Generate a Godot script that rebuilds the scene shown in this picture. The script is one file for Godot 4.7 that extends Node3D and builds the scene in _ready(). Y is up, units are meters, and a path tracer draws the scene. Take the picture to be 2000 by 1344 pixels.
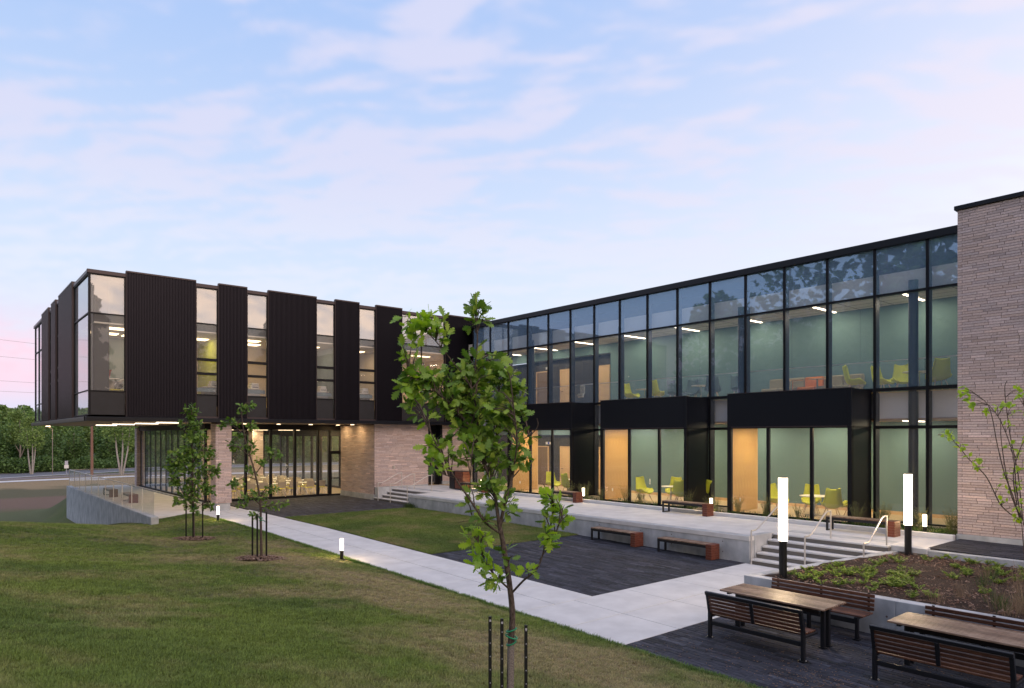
extends Node3D
# A two-winged school building round a sloping courtyard at dusk. X runs along the glass wing, Z along the black clad wing, Y is up, metres.

class Geo:
	var v := PackedVector3Array()
	var n := PackedVector3Array()
	var c := PackedColorArray()
	var ix := PackedInt32Array()
	var col := Color.WHITE
	func tri(a: Vector3, b: Vector3, d: Vector3) -> void:
		var nn := (b - a).cross(d - a).normalized()
		var k := v.size()
		v.append(a); v.append(b); v.append(d)
		n.append(nn); n.append(nn); n.append(nn)
		c.append(col); c.append(col); c.append(col)
		ix.append(k); ix.append(k + 2); ix.append(k + 1)
	func quad(a: Vector3, b: Vector3, d: Vector3, e: Vector3) -> void:  # counter-clockwise seen from outside
		var nn := (d - a).cross(e - b).normalized()
		var k := v.size()
		v.append(a); v.append(b); v.append(d); v.append(e)
		for i in 4:
			n.append(nn); c.append(col)
		ix.append(k); ix.append(k + 2); ix.append(k + 1)
		ix.append(k); ix.append(k + 3); ix.append(k + 2)
	func box(a: Vector3, b: Vector3) -> void:
		var lo := Vector3(minf(a.x, b.x), minf(a.y, b.y), minf(a.z, b.z))
		var hi := Vector3(maxf(a.x, b.x), maxf(a.y, b.y), maxf(a.z, b.z))
		obox(Transform3D(Basis(), (lo + hi) / 2), hi - lo)
	func obox(t: Transform3D, s: Vector3) -> void:
		var p := []
		for i in 8:
			p.append(t * Vector3(s.x * (0.5 if i & 1 else -0.5), s.y * (0.5 if i & 2 else -0.5), s.z * (0.5 if i & 4 else -0.5)))
		quad(p[4], p[5], p[7], p[6]); quad(p[1], p[0], p[2], p[3])
		quad(p[5], p[1], p[3], p[7]); quad(p[0], p[4], p[6], p[2])
		quad(p[6], p[7], p[3], p[2]); quad(p[0], p[1], p[5], p[4])
	func bev(a: Vector3, b: Vector3, r: float) -> void:
		var lo := Vector3(minf(a.x, b.x), minf(a.y, b.y), minf(a.z, b.z))
		var hi := Vector3(maxf(a.x, b.x), maxf(a.y, b.y), maxf(a.z, b.z))
		obev(Transform3D(Basis(), (lo + hi) / 2), hi - lo, r)
	func obev(t: Transform3D, s: Vector3, r: float) -> void:  # box with chamfered edges
		var h := s / 2
		r = minf(r, minf(h.x, minf(h.y, h.z)) * 0.8)
		var ax := [Vector3.RIGHT, Vector3.UP, Vector3.BACK]
		for i in 3:
			var u: Vector3 = ax[i]
			var p: Vector3 = ax[(i + 1) % 3]
			var q: Vector3 = ax[(i + 2) % 3]
			var hu := u.dot(h)
			var hp := p.dot(h) - r
			var hq := q.dot(h) - r
			for sg in [1.0, -1.0]:
				var o: Vector3 = u * hu * sg
				var c1 := t * (o - p * hp - q * hq)
				var c2 := t * (o + p * hp - q * hq)
				var c3 := t * (o + p * hp + q * hq)
				var c4 := t * (o - p * hp + q * hq)
				if sg > 0: quad(c1, c2, c3, c4)
				else: quad(c4, c3, c2, c1)
			# edges parallel to u
			var ru := hu - r
			for sp in [1.0, -1.0]:
				for sq in [1.0, -1.0]:
					var e1: Vector3 = p * sp * (hp + r) + q * sq * hq
					var e2: Vector3 = p * sp * hp + q * sq * (hq + r)
					var a1 := t * (e1 - u * ru)
					var a2 := t * (e1 + u * ru)
					var b1 := t * (e2 - u * ru)
					var b2 := t * (e2 + u * ru)
					if sp * sq > 0: quad(a1, b1, b2, a2)
					else: quad(a2, b2, b1, a1)
		for sx in [1.0, -1.0]:
			for sy in [1.0, -1.0]:
				for sz in [1.0, -1.0]:
					var k := Vector3(sx, sy, sz)
					var x := t * (Vector3(h.x, h.y - r, h.z - r) * k)
					var y := t * (Vector3(h.x - r, h.y, h.z - r) * k)
					var z := t * (Vector3(h.x - r, h.y - r, h.z) * k)
					if sx * sy * sz > 0: tri(x, y, z)
					else: tri(x, z, y)
	func bar(a: Vector3, b: Vector3, w: float, d: float, up := Vector3.UP) -> void:  # rectangular bar from a to b
		var f := (b - a).normalized()
		var s := f.cross(up)
		if s.length() < 0.01: s = f.cross(Vector3.RIGHT)
		s = s.normalized()
		obox(Transform3D(Basis(s, s.cross(-f).normalized(), -f), (a + b) / 2), Vector3(w, d, a.distance_to(b)))
	func tube(pts: Array, radii: Array, sides := 8, caps := true) -> void:
		var m := pts.size()
		var k := v.size()
		var ref := Vector3(0.31, 0.17, 0.93)
		for i in m:
			var f: Vector3 = (pts[mini(i + 1, m - 1)] - pts[maxi(i - 1, 0)])
			f = f.normalized()
			var s := f.cross(ref)
			if s.length() < 0.1: s = f.cross(Vector3.RIGHT)
			s = s.normalized()
			var u := s.cross(f)
			var r: float = radii[i] if radii.size() > 1 else radii[0]
			for j in sides:
				var a := TAU * j / sides
				var d := s * cos(a) + u * sin(a)
				v.append(pts[i] + d * r); n.append(d); c.append(col)
		for i in m - 1:
			for j in sides:
				var a := k + i * sides + j
				var b := k + i * sides + (j + 1) % sides
				ix.append(a); ix.append(b); ix.append(a + sides)
				ix.append(b); ix.append(b + sides); ix.append(a + sides)
		if caps:
			for e in 2:
				var o := k + (m - 1) * sides * e
				var f: Vector3 = (pts[1] - pts[0]).normalized() * -1.0 if e == 0 else (pts[m - 1] - pts[m - 2]).normalized()
				var z := v.size()
				v.append(pts[0] if e == 0 else pts[m - 1]); n.append(f); c.append(col)
				for j in sides:
					v.append(v[o + j]); n.append(f); c.append(col)
				for j in sides:
					if e == 1:
						ix.append(z); ix.append(z + 1 + j); ix.append(z + 1 + (j + 1) % sides)
					else:
						ix.append(z); ix.append(z + 1 + (j + 1) % sides); ix.append(z + 1 + j)
	func cyl(base: Vector3, h: float, r: float, sides := 16) -> void:
		tube([base, base + Vector3(0, h, 0)], [r], sides)
	func disc(o: Vector3, r: float, h: float, sides := 20) -> void:
		cyl(o, h, r, sides)
	func join(g: Geo, t: Transform3D) -> void:
		var k := v.size()
		for i in g.v.size():
			v.append(t * g.v[i]); n.append((t.basis * g.n[i]).normalized()); c.append(g.c[i] * col)
		for i in g.ix: ix.append(i + k)
	func grid(w: int, pts: PackedVector3Array, cols: PackedColorArray) -> void:  # rows of w points, seen from above; smooth
		var k := v.size()
		var rows := pts.size() / w
		for r in rows:
			for q in w:
				var i := r * w + q
				var a := pts[i - 1 if q > 0 else i]
				var b := pts[i + 1 if q < w - 1 else i]
				var d := pts[i - w if r > 0 else i]
				var e := pts[i + w if r < rows - 1 else i]
				var nn := (e - d).cross(b - a).normalized()
				if nn.y < 0: nn = -nn
				v.append(pts[i]); n.append(nn); c.append(cols[i])
		for r in rows - 1:
			for q in w - 1:
				var i := k + r * w + q
				ix.append(i); ix.append(i + 1); ix.append(i + w)
				ix.append(i + 1); ix.append(i + w + 1); ix.append(i + w)
	func mesh() -> ArrayMesh:
		var arr := []
		arr.resize(Mesh.ARRAY_MAX)
		arr[Mesh.ARRAY_VERTEX] = v
		arr[Mesh.ARRAY_NORMAL] = n
		arr[Mesh.ARRAY_COLOR] = c
		arr[Mesh.ARRAY_INDEX] = ix
		var m := ArrayMesh.new()
		m.add_surface_from_arrays(Mesh.PRIMITIVE_TRIANGLES, arr)
		return m

var M := {}
var rng := RandomNumberGenerator.new()
var used := {}

func numbered(called: String) -> String:
	var k: int = used.get(called, 0)
	used[called] = k + 1
	return called if k == 0 else "%s_%03d" % [called, k]

func thing(called: String, label: String, category: String, at := Vector3.ZERO, turn := 0.0, group := "") -> Node3D:
	var o := Node3D.new()
	o.name = numbered(called)
	add_child(o)
	o.position = at
	o.rotation.y = turn
	tag(o, label, category, group)
	return o

func tag(o: Node, label: String, category: String, group := "") -> void:
	o.set_meta("label", label)
	o.set_meta("category", category)
	if group: o.set_meta("group", group)

func obj(called: String, g, m: Material, parent: Node = null, at := Vector3.ZERO) -> MeshInstance3D:
	var o := MeshInstance3D.new()
	o.mesh = g.mesh() if g is Geo else g
	o.material_override = m
	o.position = at
	if parent == null:
		o.name = numbered(called)
		add_child(o)
	else:
		var cnt: Dictionary = parent.get_meta("_n") if parent.has_meta("_n") else {}
		var k: int = cnt.get(called, 0)
		cnt[called] = k + 1
		parent.set_meta("_n", cnt)
		o.name = called if k == 0 else "%s_%03d" % [called, k]
		parent.add_child(o)
	return o

func boxp(called: String, a: Vector3, b: Vector3, m: Material, parent: Node = null, r := 0.0) -> MeshInstance3D:
	var g := Geo.new()
	if r > 0: g.bev(a, b, r)
	else: g.box(a, b)
	return obj(called, g, m, parent)

func struct(o: Node) -> Node:
	o.set_meta("kind", "structure")
	return o

func stuff(o: Node) -> Node:
	o.set_meta("kind", "stuff")
	return o

func dup(o: Node3D, at: Vector3, turn: float, label: String, group := "", scl := 1.0) -> Node3D:
	var r: Node3D = o.duplicate()
	r.name = numbered(String(o.get_meta("_base")) if o.has_meta("_base") else String(o.name).rstrip("_0123456789"))
	add_child(r)
	r.position = at
	r.rotation = Vector3(0, turn, 0)
	r.scale = Vector3.ONE * scl
	r.set_meta("label", label)
	if group: r.set_meta("group", group)
	return r

func multi(called: String, mesh: Mesh, m: Material, xs: Array, cols: Array, parent: Node = null) -> MultiMeshInstance3D:
	var mm := MultiMesh.new()
	mm.transform_format = MultiMesh.TRANSFORM_3D
	mm.use_colors = cols.size() > 0
	mm.mesh = mesh
	mm.instance_count = xs.size()
	for i in xs.size():
		mm.set_instance_transform(i, xs[i])
		if cols.size(): mm.set_instance_color(i, cols[i])
	var o := MultiMeshInstance3D.new()
	o.multimesh = mm
	o.material_override = m
	if parent == null:
		o.name = numbered(called)
		add_child(o)
	else:
		o.name = called
		parent.add_child(o, true)
	stuff(o)
	return o

func area(at: Vector3, towards: Vector3, size: Vector2, energy: float, colr: Color, up := Vector3.UP) -> void:
	var l := AreaLight3D.new()
	l.name = numbered("lamp_light")
	add_child(l)
	l.area_size = size
	l.area_normalize_energy = true
	l.light_energy = energy
	l.light_color = colr
	l.set("area_range", 30.0)
	l.shadow_enabled = true
	if absf(towards.normalized().dot(up)) > 0.95: up = Vector3.RIGHT
	l.transform = Transform3D(Basis.looking_at(towards, up), at)

func omni(at: Vector3, energy: float, r: float, colr: Color) -> void:
	var l := OmniLight3D.new()
	l.name = numbered("bulb_light")
	add_child(l)
	l.position = at
	l.light_energy = energy
	l.light_size = r
	l.light_color = colr
	l.omni_range = 20.0
	l.omni_attenuation = 2.0
	l.shadow_enabled = true

func noise_tex(freq: float, a: Color, b: Color, seed_: int, oct := 4, size := 512, mid := 0.5) -> NoiseTexture2D:
	var f := FastNoiseLite.new()
	f.noise_type = FastNoiseLite.TYPE_SIMPLEX_SMOOTH
	f.seed = seed_
	f.frequency = freq
	f.fractal_octaves = oct
	var t := NoiseTexture2D.new()
	t.width = size
	t.height = size
	t.seamless = true
	t.noise = f
	var g := Gradient.new()
	g.offsets = PackedFloat32Array([0.15, mid, 0.85])
	g.colors = PackedColorArray([a, a.lerp(b, 0.5), b])
	t.color_ramp = g
	return t

func mat(called: String, lin: Color, rough := 0.7, metal := 0.0) -> StandardMaterial3D:
	var m := StandardMaterial3D.new()
	m.resource_name = called
	m.albedo_color = Color(lin.r, lin.g, lin.b).linear_to_srgb()
	m.roughness = rough
	m.metallic = metal
	M[called] = m
	return m

func textured(m: StandardMaterial3D, t: Texture2D, scl: Vector3, bump: Texture2D = null, depth := 0.0, world := true) -> void:
	m.albedo_texture = t
	m.uv1_triplanar = true
	m.uv1_world_triplanar = world
	m.uv1_scale = scl
	if bump:
		m.heightmap_enabled = true
		m.heightmap_texture = bump
		m.heightmap_scale = depth

func glow(called: String, colr: Color, energy: float) -> StandardMaterial3D:
	var m := mat(called, Color(0.8, 0.8, 0.8), 0.5)
	m.emission_enabled = true
	m.emission = colr
	m.emission_energy_multiplier = energy
	return m

func pane_mat(called: String, tint: Color, mirror: float, alpha := 0.03) -> StandardMaterial3D:
	var m := mat(called, tint, 0.015, mirror)
	m.albedo_color.a = alpha
	m.transparency = BaseMaterial3D.TRANSPARENCY_ALPHA
	m.metallic_specular = 0.5
	return m

func gy(x: float) -> float:  # the lower courtyard falls gently towards the right
	return -0.0107 * maxf(0.0, x + 25.0)

func ss(a: float, b: float, x: float) -> float:
	return smoothstep(a, b, x)

func land(x: float, z: float) -> float:
	var s := lerpf(0.2, 0.1, ss(-8, -22, x))
	var up := s * (clampf(z, -9.25, 0.0) + 9.25) + 0.05 * clampf(z, 0.0, 30.0)
	var h := gy(minf(x, 3)) + 0.03 + up
	h += 0.16 * ss(-9.0, -6.5, z) * (sin(x * 0.33 + 1.2) * 0.6 + sin(x * 0.17 - z * 0.45) * 0.7) * ss(-6.0, -12.0, x)
	h = lerpf(h, -2.6, ss(-25.0, -52.0, x) * ss(-9.3, -5.8, z))
	if z <= -9.26:
		h = gy(minf(x, 3)) - 0.08 if x > -57 else -2.6
	if x < -33.3 and x > -57.0 and z <= -6.9:
		h = minf(h, -0.1) if z <= -7.2 else h
	h = lerpf(h, -3.0, ss(-58.0, -75.0, x))
	return h

func sky_image() -> ImageTexture:
	var w := 1536
	var hh := 768
	var data := PackedFloat32Array()
	data.resize(w * hh * 3)
	var f1 := FastNoiseLite.new()
	f1.seed = 11; f1.frequency = 1.0; f1.fractal_octaves = 5; f1.noise_type = FastNoiseLite.TYPE_SIMPLEX_SMOOTH
	var f2 := FastNoiseLite.new()
	f2.seed = 4; f2.frequency = 1.0; f2.fractal_octaves = 2; f2.noise_type = FastNoiseLite.TYPE_SIMPLEX_SMOOTH
	var k := 0
	for j in hh:
		var el := PI * 0.5 - PI * (j + 0.5) / hh
		var y := sin(el)
		var ce := cos(el)
		var deg := rad_to_deg(el)
		for i in w:
			var ph := TAU * (i + 0.5) / w
			var x := sin(ph) * ce
			var z := -cos(ph) * ce
			var sunward := 0.5 + 0.5 * (x / maxf(ce, 0.01) * 0.94 - z / maxf(ce, 0.01) * 0.34)
			var c := Vector3(0.655, 0.75, 0.905).lerp(Vector3(0.355, 0.51, 0.83), ss(5.0, 36.0, deg))
			c = c.lerp(Vector3(0.44, 0.57, 0.88), ss(36.0, 70.0, deg))  # overhead sky brightened again to throw more light on the ground
			var away := 1.0 - ss(0.03, 0.2, sunward)
			if deg > -4:
				# pink belt above the blue grey earth shadow, opposite the sunset
				var belt := exp(-pow((deg - 5.0) / 3.2, 2.0)) * away
				c = c.lerp(Vector3(1.0, 0.63, 0.74), belt * 0.85)
				c = c.lerp(Vector3(0.62, 0.66, 0.86), exp(-pow(maxf(deg, 0.0) / 2.0, 2.0)) * away * 0.8)
				# the sunset glow, spread higher up the sky to light the ground more
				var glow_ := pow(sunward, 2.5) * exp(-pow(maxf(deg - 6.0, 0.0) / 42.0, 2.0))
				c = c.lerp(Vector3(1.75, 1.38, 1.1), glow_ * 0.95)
				# thin cirrus, laid on a plane high above and drawn out sideways
				var hz := 1.0 / maxf(y + 0.06, 0.04)
				var px := (x * 0.85 + z * 0.53) * hz
				var pz := (-x * 0.53 + z * 0.85) * hz
				var wob := f2.get_noise_2d(px * 0.5, pz * 0.5)
				var big := f2.get_noise_2d(px * 0.9 + 7.0 + wob * 0.5, pz * 0.6 - 3.0)
				var sway := f2.get_noise_2d(px * 1.6 - 11.0, pz * 1.2 + 5.0)
				var fine := f1.get_noise_2d(px * 3.0 + sway * 0.35 + pz * 0.8, pz * 1.2 + sway * 0.2)
				var wisp := f1.get_noise_2d(px * 8.0 + pz * 2.6 + 30.0 + sway * 0.7, pz * 3.2 - px * 1.1)
				var cl := clampf(0.46 + 0.55 * big + 0.9 * fine + 1.0 * wisp, 0.0, 1.0)
				cl = cl * cl * (3.0 - 2.0 * cl) * ss(1.0, 9.0, deg)
				var tint := Vector3(0.68, 0.668, 0.83).lerp(Vector3(1.25, 1.0, 0.9), glow_)
				tint = tint.lerp(Vector3(0.72, 0.765, 0.89), 1.0 - ss(10.0, 22.0, deg))
				c = c.lerp(tint, cl * 0.72)
			if deg < 0:
				c = c.lerp(Vector3(0.16, 0.17, 0.15), ss(0.0, -5.0, deg))
			data[k] = c.x; data[k + 1] = c.y; data[k + 2] = c.z
			k += 3
	var im := Image.create_from_data(w, hh, false, Image.FORMAT_RGBF, data.to_byte_array())
	return ImageTexture.create_from_image(im)

func stage() -> void:
	var cam := Camera3D.new()
	cam.name = "camera"
	add_child(cam)
	cam.projection = Camera3D.PROJECTION_FRUSTUM
	cam.near = 0.1
	cam.far = 1500.0
	cam.size = 0.1 * 1344.0 / 1350.0
	cam.frustum_offset = Vector2(0, 0.1 * (851.0 - 672.0) / 1350.0)
	var f := Vector3(-cos(0.6986), 0, -sin(0.6986))
	cam.transform = Transform3D(Basis.looking_at(f, Vector3.UP), Vector3(0, 3.54, 0))
	cam.current = true
	var e := Environment.new()
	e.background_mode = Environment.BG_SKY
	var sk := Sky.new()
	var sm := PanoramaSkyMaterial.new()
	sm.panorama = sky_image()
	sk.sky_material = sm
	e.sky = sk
	e.tonemap_mode = Environment.TONE_MAPPER_LINEAR
	e.tonemap_exposure = 1.14
	e.sdfgi_enabled = true
	e.ssao_enabled = true
	e.ssil_enabled = true
	var we := WorldEnvironment.new()
	we.name = "surroundings"
	we.environment = e
	add_child(we)
	var sun := DirectionalLight3D.new()
	sun.name = "sun"
	add_child(sun)
	sun.light_energy = 0.3
	sun.light_color = Color(1.0, 0.88, 0.80)
	sun.light_angular_distance = 30.0
	sun.shadow_enabled = true
	sun.transform = Transform3D(Basis.looking_at(Vector3(-0.87, -0.48, -0.06), Vector3.UP), Vector3(0, 30, 0))

func materials() -> void:
	mat("black_metal", Color(0.005, 0.006, 0.011), 0.36)
	M.black_metal.metallic_specular = 0.4
	mat("frame_black", Color(0.005, 0.005, 0.008), 0.5)
	M.frame_black.metallic_specular = 0.35
	mat("rib_metal", Color(0.020, 0.0175, 0.025), 0.36, 0.5)
	M.rib_metal.metallic_specular = 0.35
	mat("coping_metal", Color(0.06, 0.044, 0.048), 0.4, 0.4)
	mat("spandrel_metal", Color(0.010, 0.010, 0.016), 0.55)
	textured(M.spandrel_metal, noise_tex(0.01, Color(0.8, 0.8, 0.8), Color(1, 1, 1), 3, 3), Vector3(0.4, 0.4, 0.4))
	mat("soffit_board", Color(0.42, 0.31, 0.22), 0.6)
	textured(M.soffit_board, noise_tex(0.02, Color(0.85, 0.82, 0.8), Color(1, 1, 1), 5, 3), Vector3(0.15, 0.15, 1.2))
	var cb := noise_tex(0.06, Color.BLACK, Color.WHITE, 8, 5)
	mat("path_concrete", Color(0.66, 0.66, 0.665), 0.85)
	textured(M.path_concrete, noise_tex(0.012, Color(0.93, 0.93, 0.93), Color(1, 1, 1), 9, 6), Vector3(0.2, 0.2, 0.2), cb, 0.08)
	mat("wall_concrete", Color(0.50, 0.52, 0.55), 0.8)
	textured(M.wall_concrete, noise_tex(0.009, Color(0.80, 0.81, 0.82), Color(1, 1, 1), 10, 6), Vector3(0.32, 0.22, 0.32), cb, 0.15)
	mat("brick_clay", Color(1, 1, 1), 0.85)
	M.brick_clay.vertex_color_use_as_albedo = true
	textured(M.brick_clay, noise_tex(0.02, Color(0.88, 0.87, 0.87), Color(1, 1, 1), 12, 5), Vector3(1.5, 3.0, 1.5), cb, 0.2)
	mat("mortar", Color(0.13, 0.095, 0.09), 0.95)
	mat("paver_stone", Color(1, 1, 1), 0.78)
	M.paver_stone.metallic_specular = 0.35
	M.paver_stone.vertex_color_use_as_albedo = true
	textured(M.paver_stone, noise_tex(0.02, Color(0.66, 0.66, 0.68), Color(1, 1, 1), 14, 6), Vector3(0.5, 0.5, 2.2), cb, 0.15)
	mat("paver_sand", Color(0.03, 0.028, 0.027), 0.95)
	mat("teal_wall", Color(0.115, 0.20, 0.20), 0.75)
	mat("white_ceiling", Color(0.62, 0.58, 0.50), 0.8)
	mat("pale_board", Color(0.80, 0.73, 0.62), 0.7)
	mat("grey_board", Color(0.52, 0.52, 0.54), 0.6)
	mat("panel_wood", Color(0.72, 0.48, 0.18), 0.5)
	textured(M.panel_wood, noise_tex(0.02, Color(0.9, 0.87, 0.84), Color(1, 1, 1), 15, 4), Vector3(5, 0.18, 5))
	mat("door_wood", Color(0.62, 0.42, 0.22), 0.5)
	mat("dark_door", Color(0.20, 0.13, 0.075), 0.5)
	mat("dark_tile", Color(0.045, 0.043, 0.042), 0.35)
	mat("tan_floor", Color(0.50, 0.38, 0.22), 0.6)
	textured(M.tan_floor, noise_tex(0.03, Color(0.8, 0.78, 0.74), Color(1, 1, 1), 16, 4), Vector3(0.6, 0.6, 0.6))
	mat("lounge_floor", Color(0.58, 0.44, 0.26), 0.4)
	mat("lime_wall", Color(0.36, 0.44, 0.004), 0.7)
	mat("blue_wall", Color(0.17, 0.235, 0.26), 0.7)
	mat("beige_wall", Color(0.60, 0.50, 0.34), 0.8)
	mat("stair_wall", Color(0.55, 0.42, 0.24), 0.8)
	mat("lime_fabric", Color(0.50, 0.53, 0.03), 0.85)
	mat("grey_fabric", Color(0.07, 0.11, 0.125), 0.85)
	mat("sofa_fabric", Color(0.30, 0.26, 0.16), 0.9)
	mat("orange_fabric", Color(0.62, 0.2, 0.03), 0.9)
	mat("white_top", Color(0.78, 0.75, 0.68), 0.4)
	mat("leg_wood", Color(0.55, 0.40, 0.25), 0.5)
	mat("chrome", Color(0.7, 0.69, 0.67), 0.22, 0.95)
	mat("steel", Color(0.62, 0.59, 0.56), 0.36, 0.55)
	mat("post_black", Color(0.012, 0.012, 0.013), 0.35)
	mat("bench_metal", Color(0.016, 0.017, 0.021), 0.38, 0.2)
	mat("deck_wood", Color(0.38, 0.26, 0.185), 0.42)
	textured(M.deck_wood, noise_tex(0.025, Color(0.62, 0.58, 0.55), Color(1, 1, 1), 17, 5), Vector3(0.35, 4, 4))
	mat("red_wood", Color(0.24, 0.075, 0.042), 0.5)
	textured(M.red_wood, noise_tex(0.025, Color(0.6, 0.55, 0.55), Color(1, 1, 1), 18, 5), Vector3(3, 3, 0.5))
	mat("slat_wood", Color(0.185, 0.082, 0.048), 0.42)
	textured(M.slat_wood, noise_tex(0.025, Color(0.6, 0.55, 0.52), Color(1, 1, 1), 19, 5), Vector3(0.35, 4, 4))
	for q in [["deck_wood", "deck_wood_pale", Color(0.47, 0.34, 0.25)], ["deck_wood", "deck_wood_dark", Color(0.27, 0.18, 0.125)], ["slat_wood", "slat_wood_pale", Color(0.25, 0.115, 0.066)], ["slat_wood", "slat_wood_dark", Color(0.13, 0.058, 0.036)]]:
		var dm: StandardMaterial3D = M[q[0]].duplicate()
		dm.resource_name = q[1]
		dm.albedo_color = (q[2] as Color).linear_to_srgb()
		M[q[1]] = dm
	mat("bark", Color(0.20, 0.155, 0.135), 0.95)
	textured(M.bark, noise_tex(0.03, Color(0.45, 0.42, 0.4), Color(1, 1, 1), 20, 5), Vector3(5, 1.2, 5), cb, 0.5)
	mat("pale_bark", Color(0.62, 0.58, 0.55), 0.9)
	textured(M.pale_bark, noise_tex(0.03, Color(0.3, 0.28, 0.26), Color(1, 1, 1), 21, 4, 512, 0.35), Vector3(0.6, 2.0, 0.6))
	mat("grey_bark", Color(0.26, 0.22, 0.20), 0.95)
	mat("pole_wood", Color(0.22, 0.12, 0.09), 0.9)
	mat("tree_wrap", Color(0.38, 0.33, 0.30), 0.95)
	textured(M.tree_wrap, noise_tex(0.03, Color(0.6, 0.6, 0.6), Color(1, 1, 1), 22, 4), Vector3(4, 6, 4))
	mat("green_tie", Color(0.01, 0.25, 0.11), 0.4)
	for k in 3:
		var lc: Color = [Color(0.20, 0.33, 0.05), Color(0.29, 0.41, 0.06), Color(0.14, 0.26, 0.055)][k]  # three tones, picked at random, stand in for sunlit and backlit leaves
		var lm := mat("oak_leaf_%d" % k, lc, 0.5)
		lm.backlight_enabled = true
		lm.backlight = Color(0.75, 0.9, 0.16)
	var fm := mat("leaf_tint", Color(1, 1, 1), 0.65)
	fm.vertex_color_use_as_albedo = true
	fm.backlight_enabled = true
	fm.backlight = Color(0.5, 0.62, 0.14)
	var bm := mat("blade_tint", Color(1, 1, 1), 0.8)
	bm.vertex_color_use_as_albedo = true
	bm.backlight_enabled = true
	bm.backlight = Color(0.3, 0.4, 0.1)
	mat("earth", Color(1, 1, 1), 0.95)
	M.earth.vertex_color_use_as_albedo = true
	textured(M.earth, noise_tex(0.03, Color(0.62, 0.62, 0.58), Color(1, 1, 1), 23, 6), Vector3(0.9, 0.9, 0.9), noise_tex(0.05, Color.BLACK, Color.WHITE, 24, 5), 2.0)
	mat("mulch", Color(0.15, 0.085, 0.058), 0.95)
	textured(M.mulch, noise_tex(0.04, Color(0.35, 0.32, 0.3), Color(1, 1, 1), 25, 5), Vector3(2.5, 2.5, 2.5), cb, 2.5)
	mat("asphalt", Color(0.13, 0.14, 0.17), 0.9)
	mat("gravel_ground", Color(0.30, 0.25, 0.24), 0.95)
	textured(M.gravel_ground, noise_tex(0.03, Color(0.6, 0.6, 0.6), Color(1, 1, 1), 26, 5), Vector3(0.2, 0.2, 0.2))
	mat("terracotta", Color(0.30, 0.03, 0.02), 0.7)
	mat("screen_black", Color(0.01, 0.01, 0.012), 0.3)
	mat("chair_shell", Color(0.44, 0.38, 0.30), 0.6)
	mat("chair_seat", Color(0.62, 0.56, 0.03), 0.7)
	mat("sill_blue", Color(0.08, 0.13, 0.16), 0.5)
	mat("white_plastic", Color(0.72, 0.70, 0.66), 0.5)
	mat("sign_blue", Color(0.02, 0.06, 0.45), 0.5)
	mat("sign_grey", Color(0.45, 0.45, 0.5), 0.6)
	mat("yellow_paint", Color(0.6, 0.42, 0.02), 0.6)
	glow("lamp_white", Color(1.0, 0.93, 0.82), 6.0)
	glow("lamp_soft", Color(1.0, 0.88, 0.70), 3.2)
	glow("lamp_cool", Color(1.0, 0.93, 0.8), 2.6)
	pane_mat("coated_glass", Color(0.45, 0.70, 1.0), 0.11)
	pane_mat("upper_glass", Color(0.42, 0.64, 0.92), 0.42)
	pane_mat("office_glass", Color(1.0, 0.96, 0.94), 0.09)
	pane_mat("end_glass", Color(0.85, 0.92, 1.0), 0.5)
	pane_mat("clear_glass", Color(0.9, 0.95, 1.0), 0.05)
	pane_mat("office_top_glass", Color(1.0, 0.96, 0.94), 0.52)
	mat("riser_shade", Color(0.17, 0.16, 0.15), 0.9)  # dark tone with the risers' shadow gap put into the colour
	pane_mat("guard_glass", Color(0.80, 0.92, 0.88), 0.05, 0.05)

func corrugated(called: String, parent: Node, t: Transform3D, w: float, h: float) -> void:
	# a ribbed metal sheet: x along it, y up, z out
	var g := Geo.new()
	g.box(Vector3(0, 0, -0.12), Vector3(w, h, 0.0))
	var k := int(w / 0.062)
	var p := w / k
	for i in k:
		var a := p * (i + 0.24)
		var b := p * (i + 0.76)
		var i0 := a + 0.008
		var i1 := b - 0.008
		g.quad(Vector3(i0, 0, 0.045), Vector3(i1, 0, 0.045), Vector3(i1, h, 0.045), Vector3(i0, h, 0.045))
		g.quad(Vector3(a, 0, 0.002), Vector3(i0, 0, 0.045), Vector3(i0, h, 0.045), Vector3(a, h, 0.002))
		g.quad(Vector3(i1, 0, 0.045), Vector3(b, 0, 0.002), Vector3(b, h, 0.002), Vector3(i1, h, 0.045))
	var o := obj(called, g, M.rib_metal, parent)
	o.transform = t
	var e := Geo.new()
	e.bev(Vector3(-0.015, h, -0.13), Vector3(w + 0.015, h + 0.07, 0.055), 0.006)
	e.box(Vector3(-0.02, 0, -0.13), Vector3(-0.001, h - 0.003, 0.034))
	e.box(Vector3(w + 0.001, 0, -0.13), Vector3(w + 0.02, h - 0.003, 0.034))
	obj("edge_trim", e, M.coping_metal, o)

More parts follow.
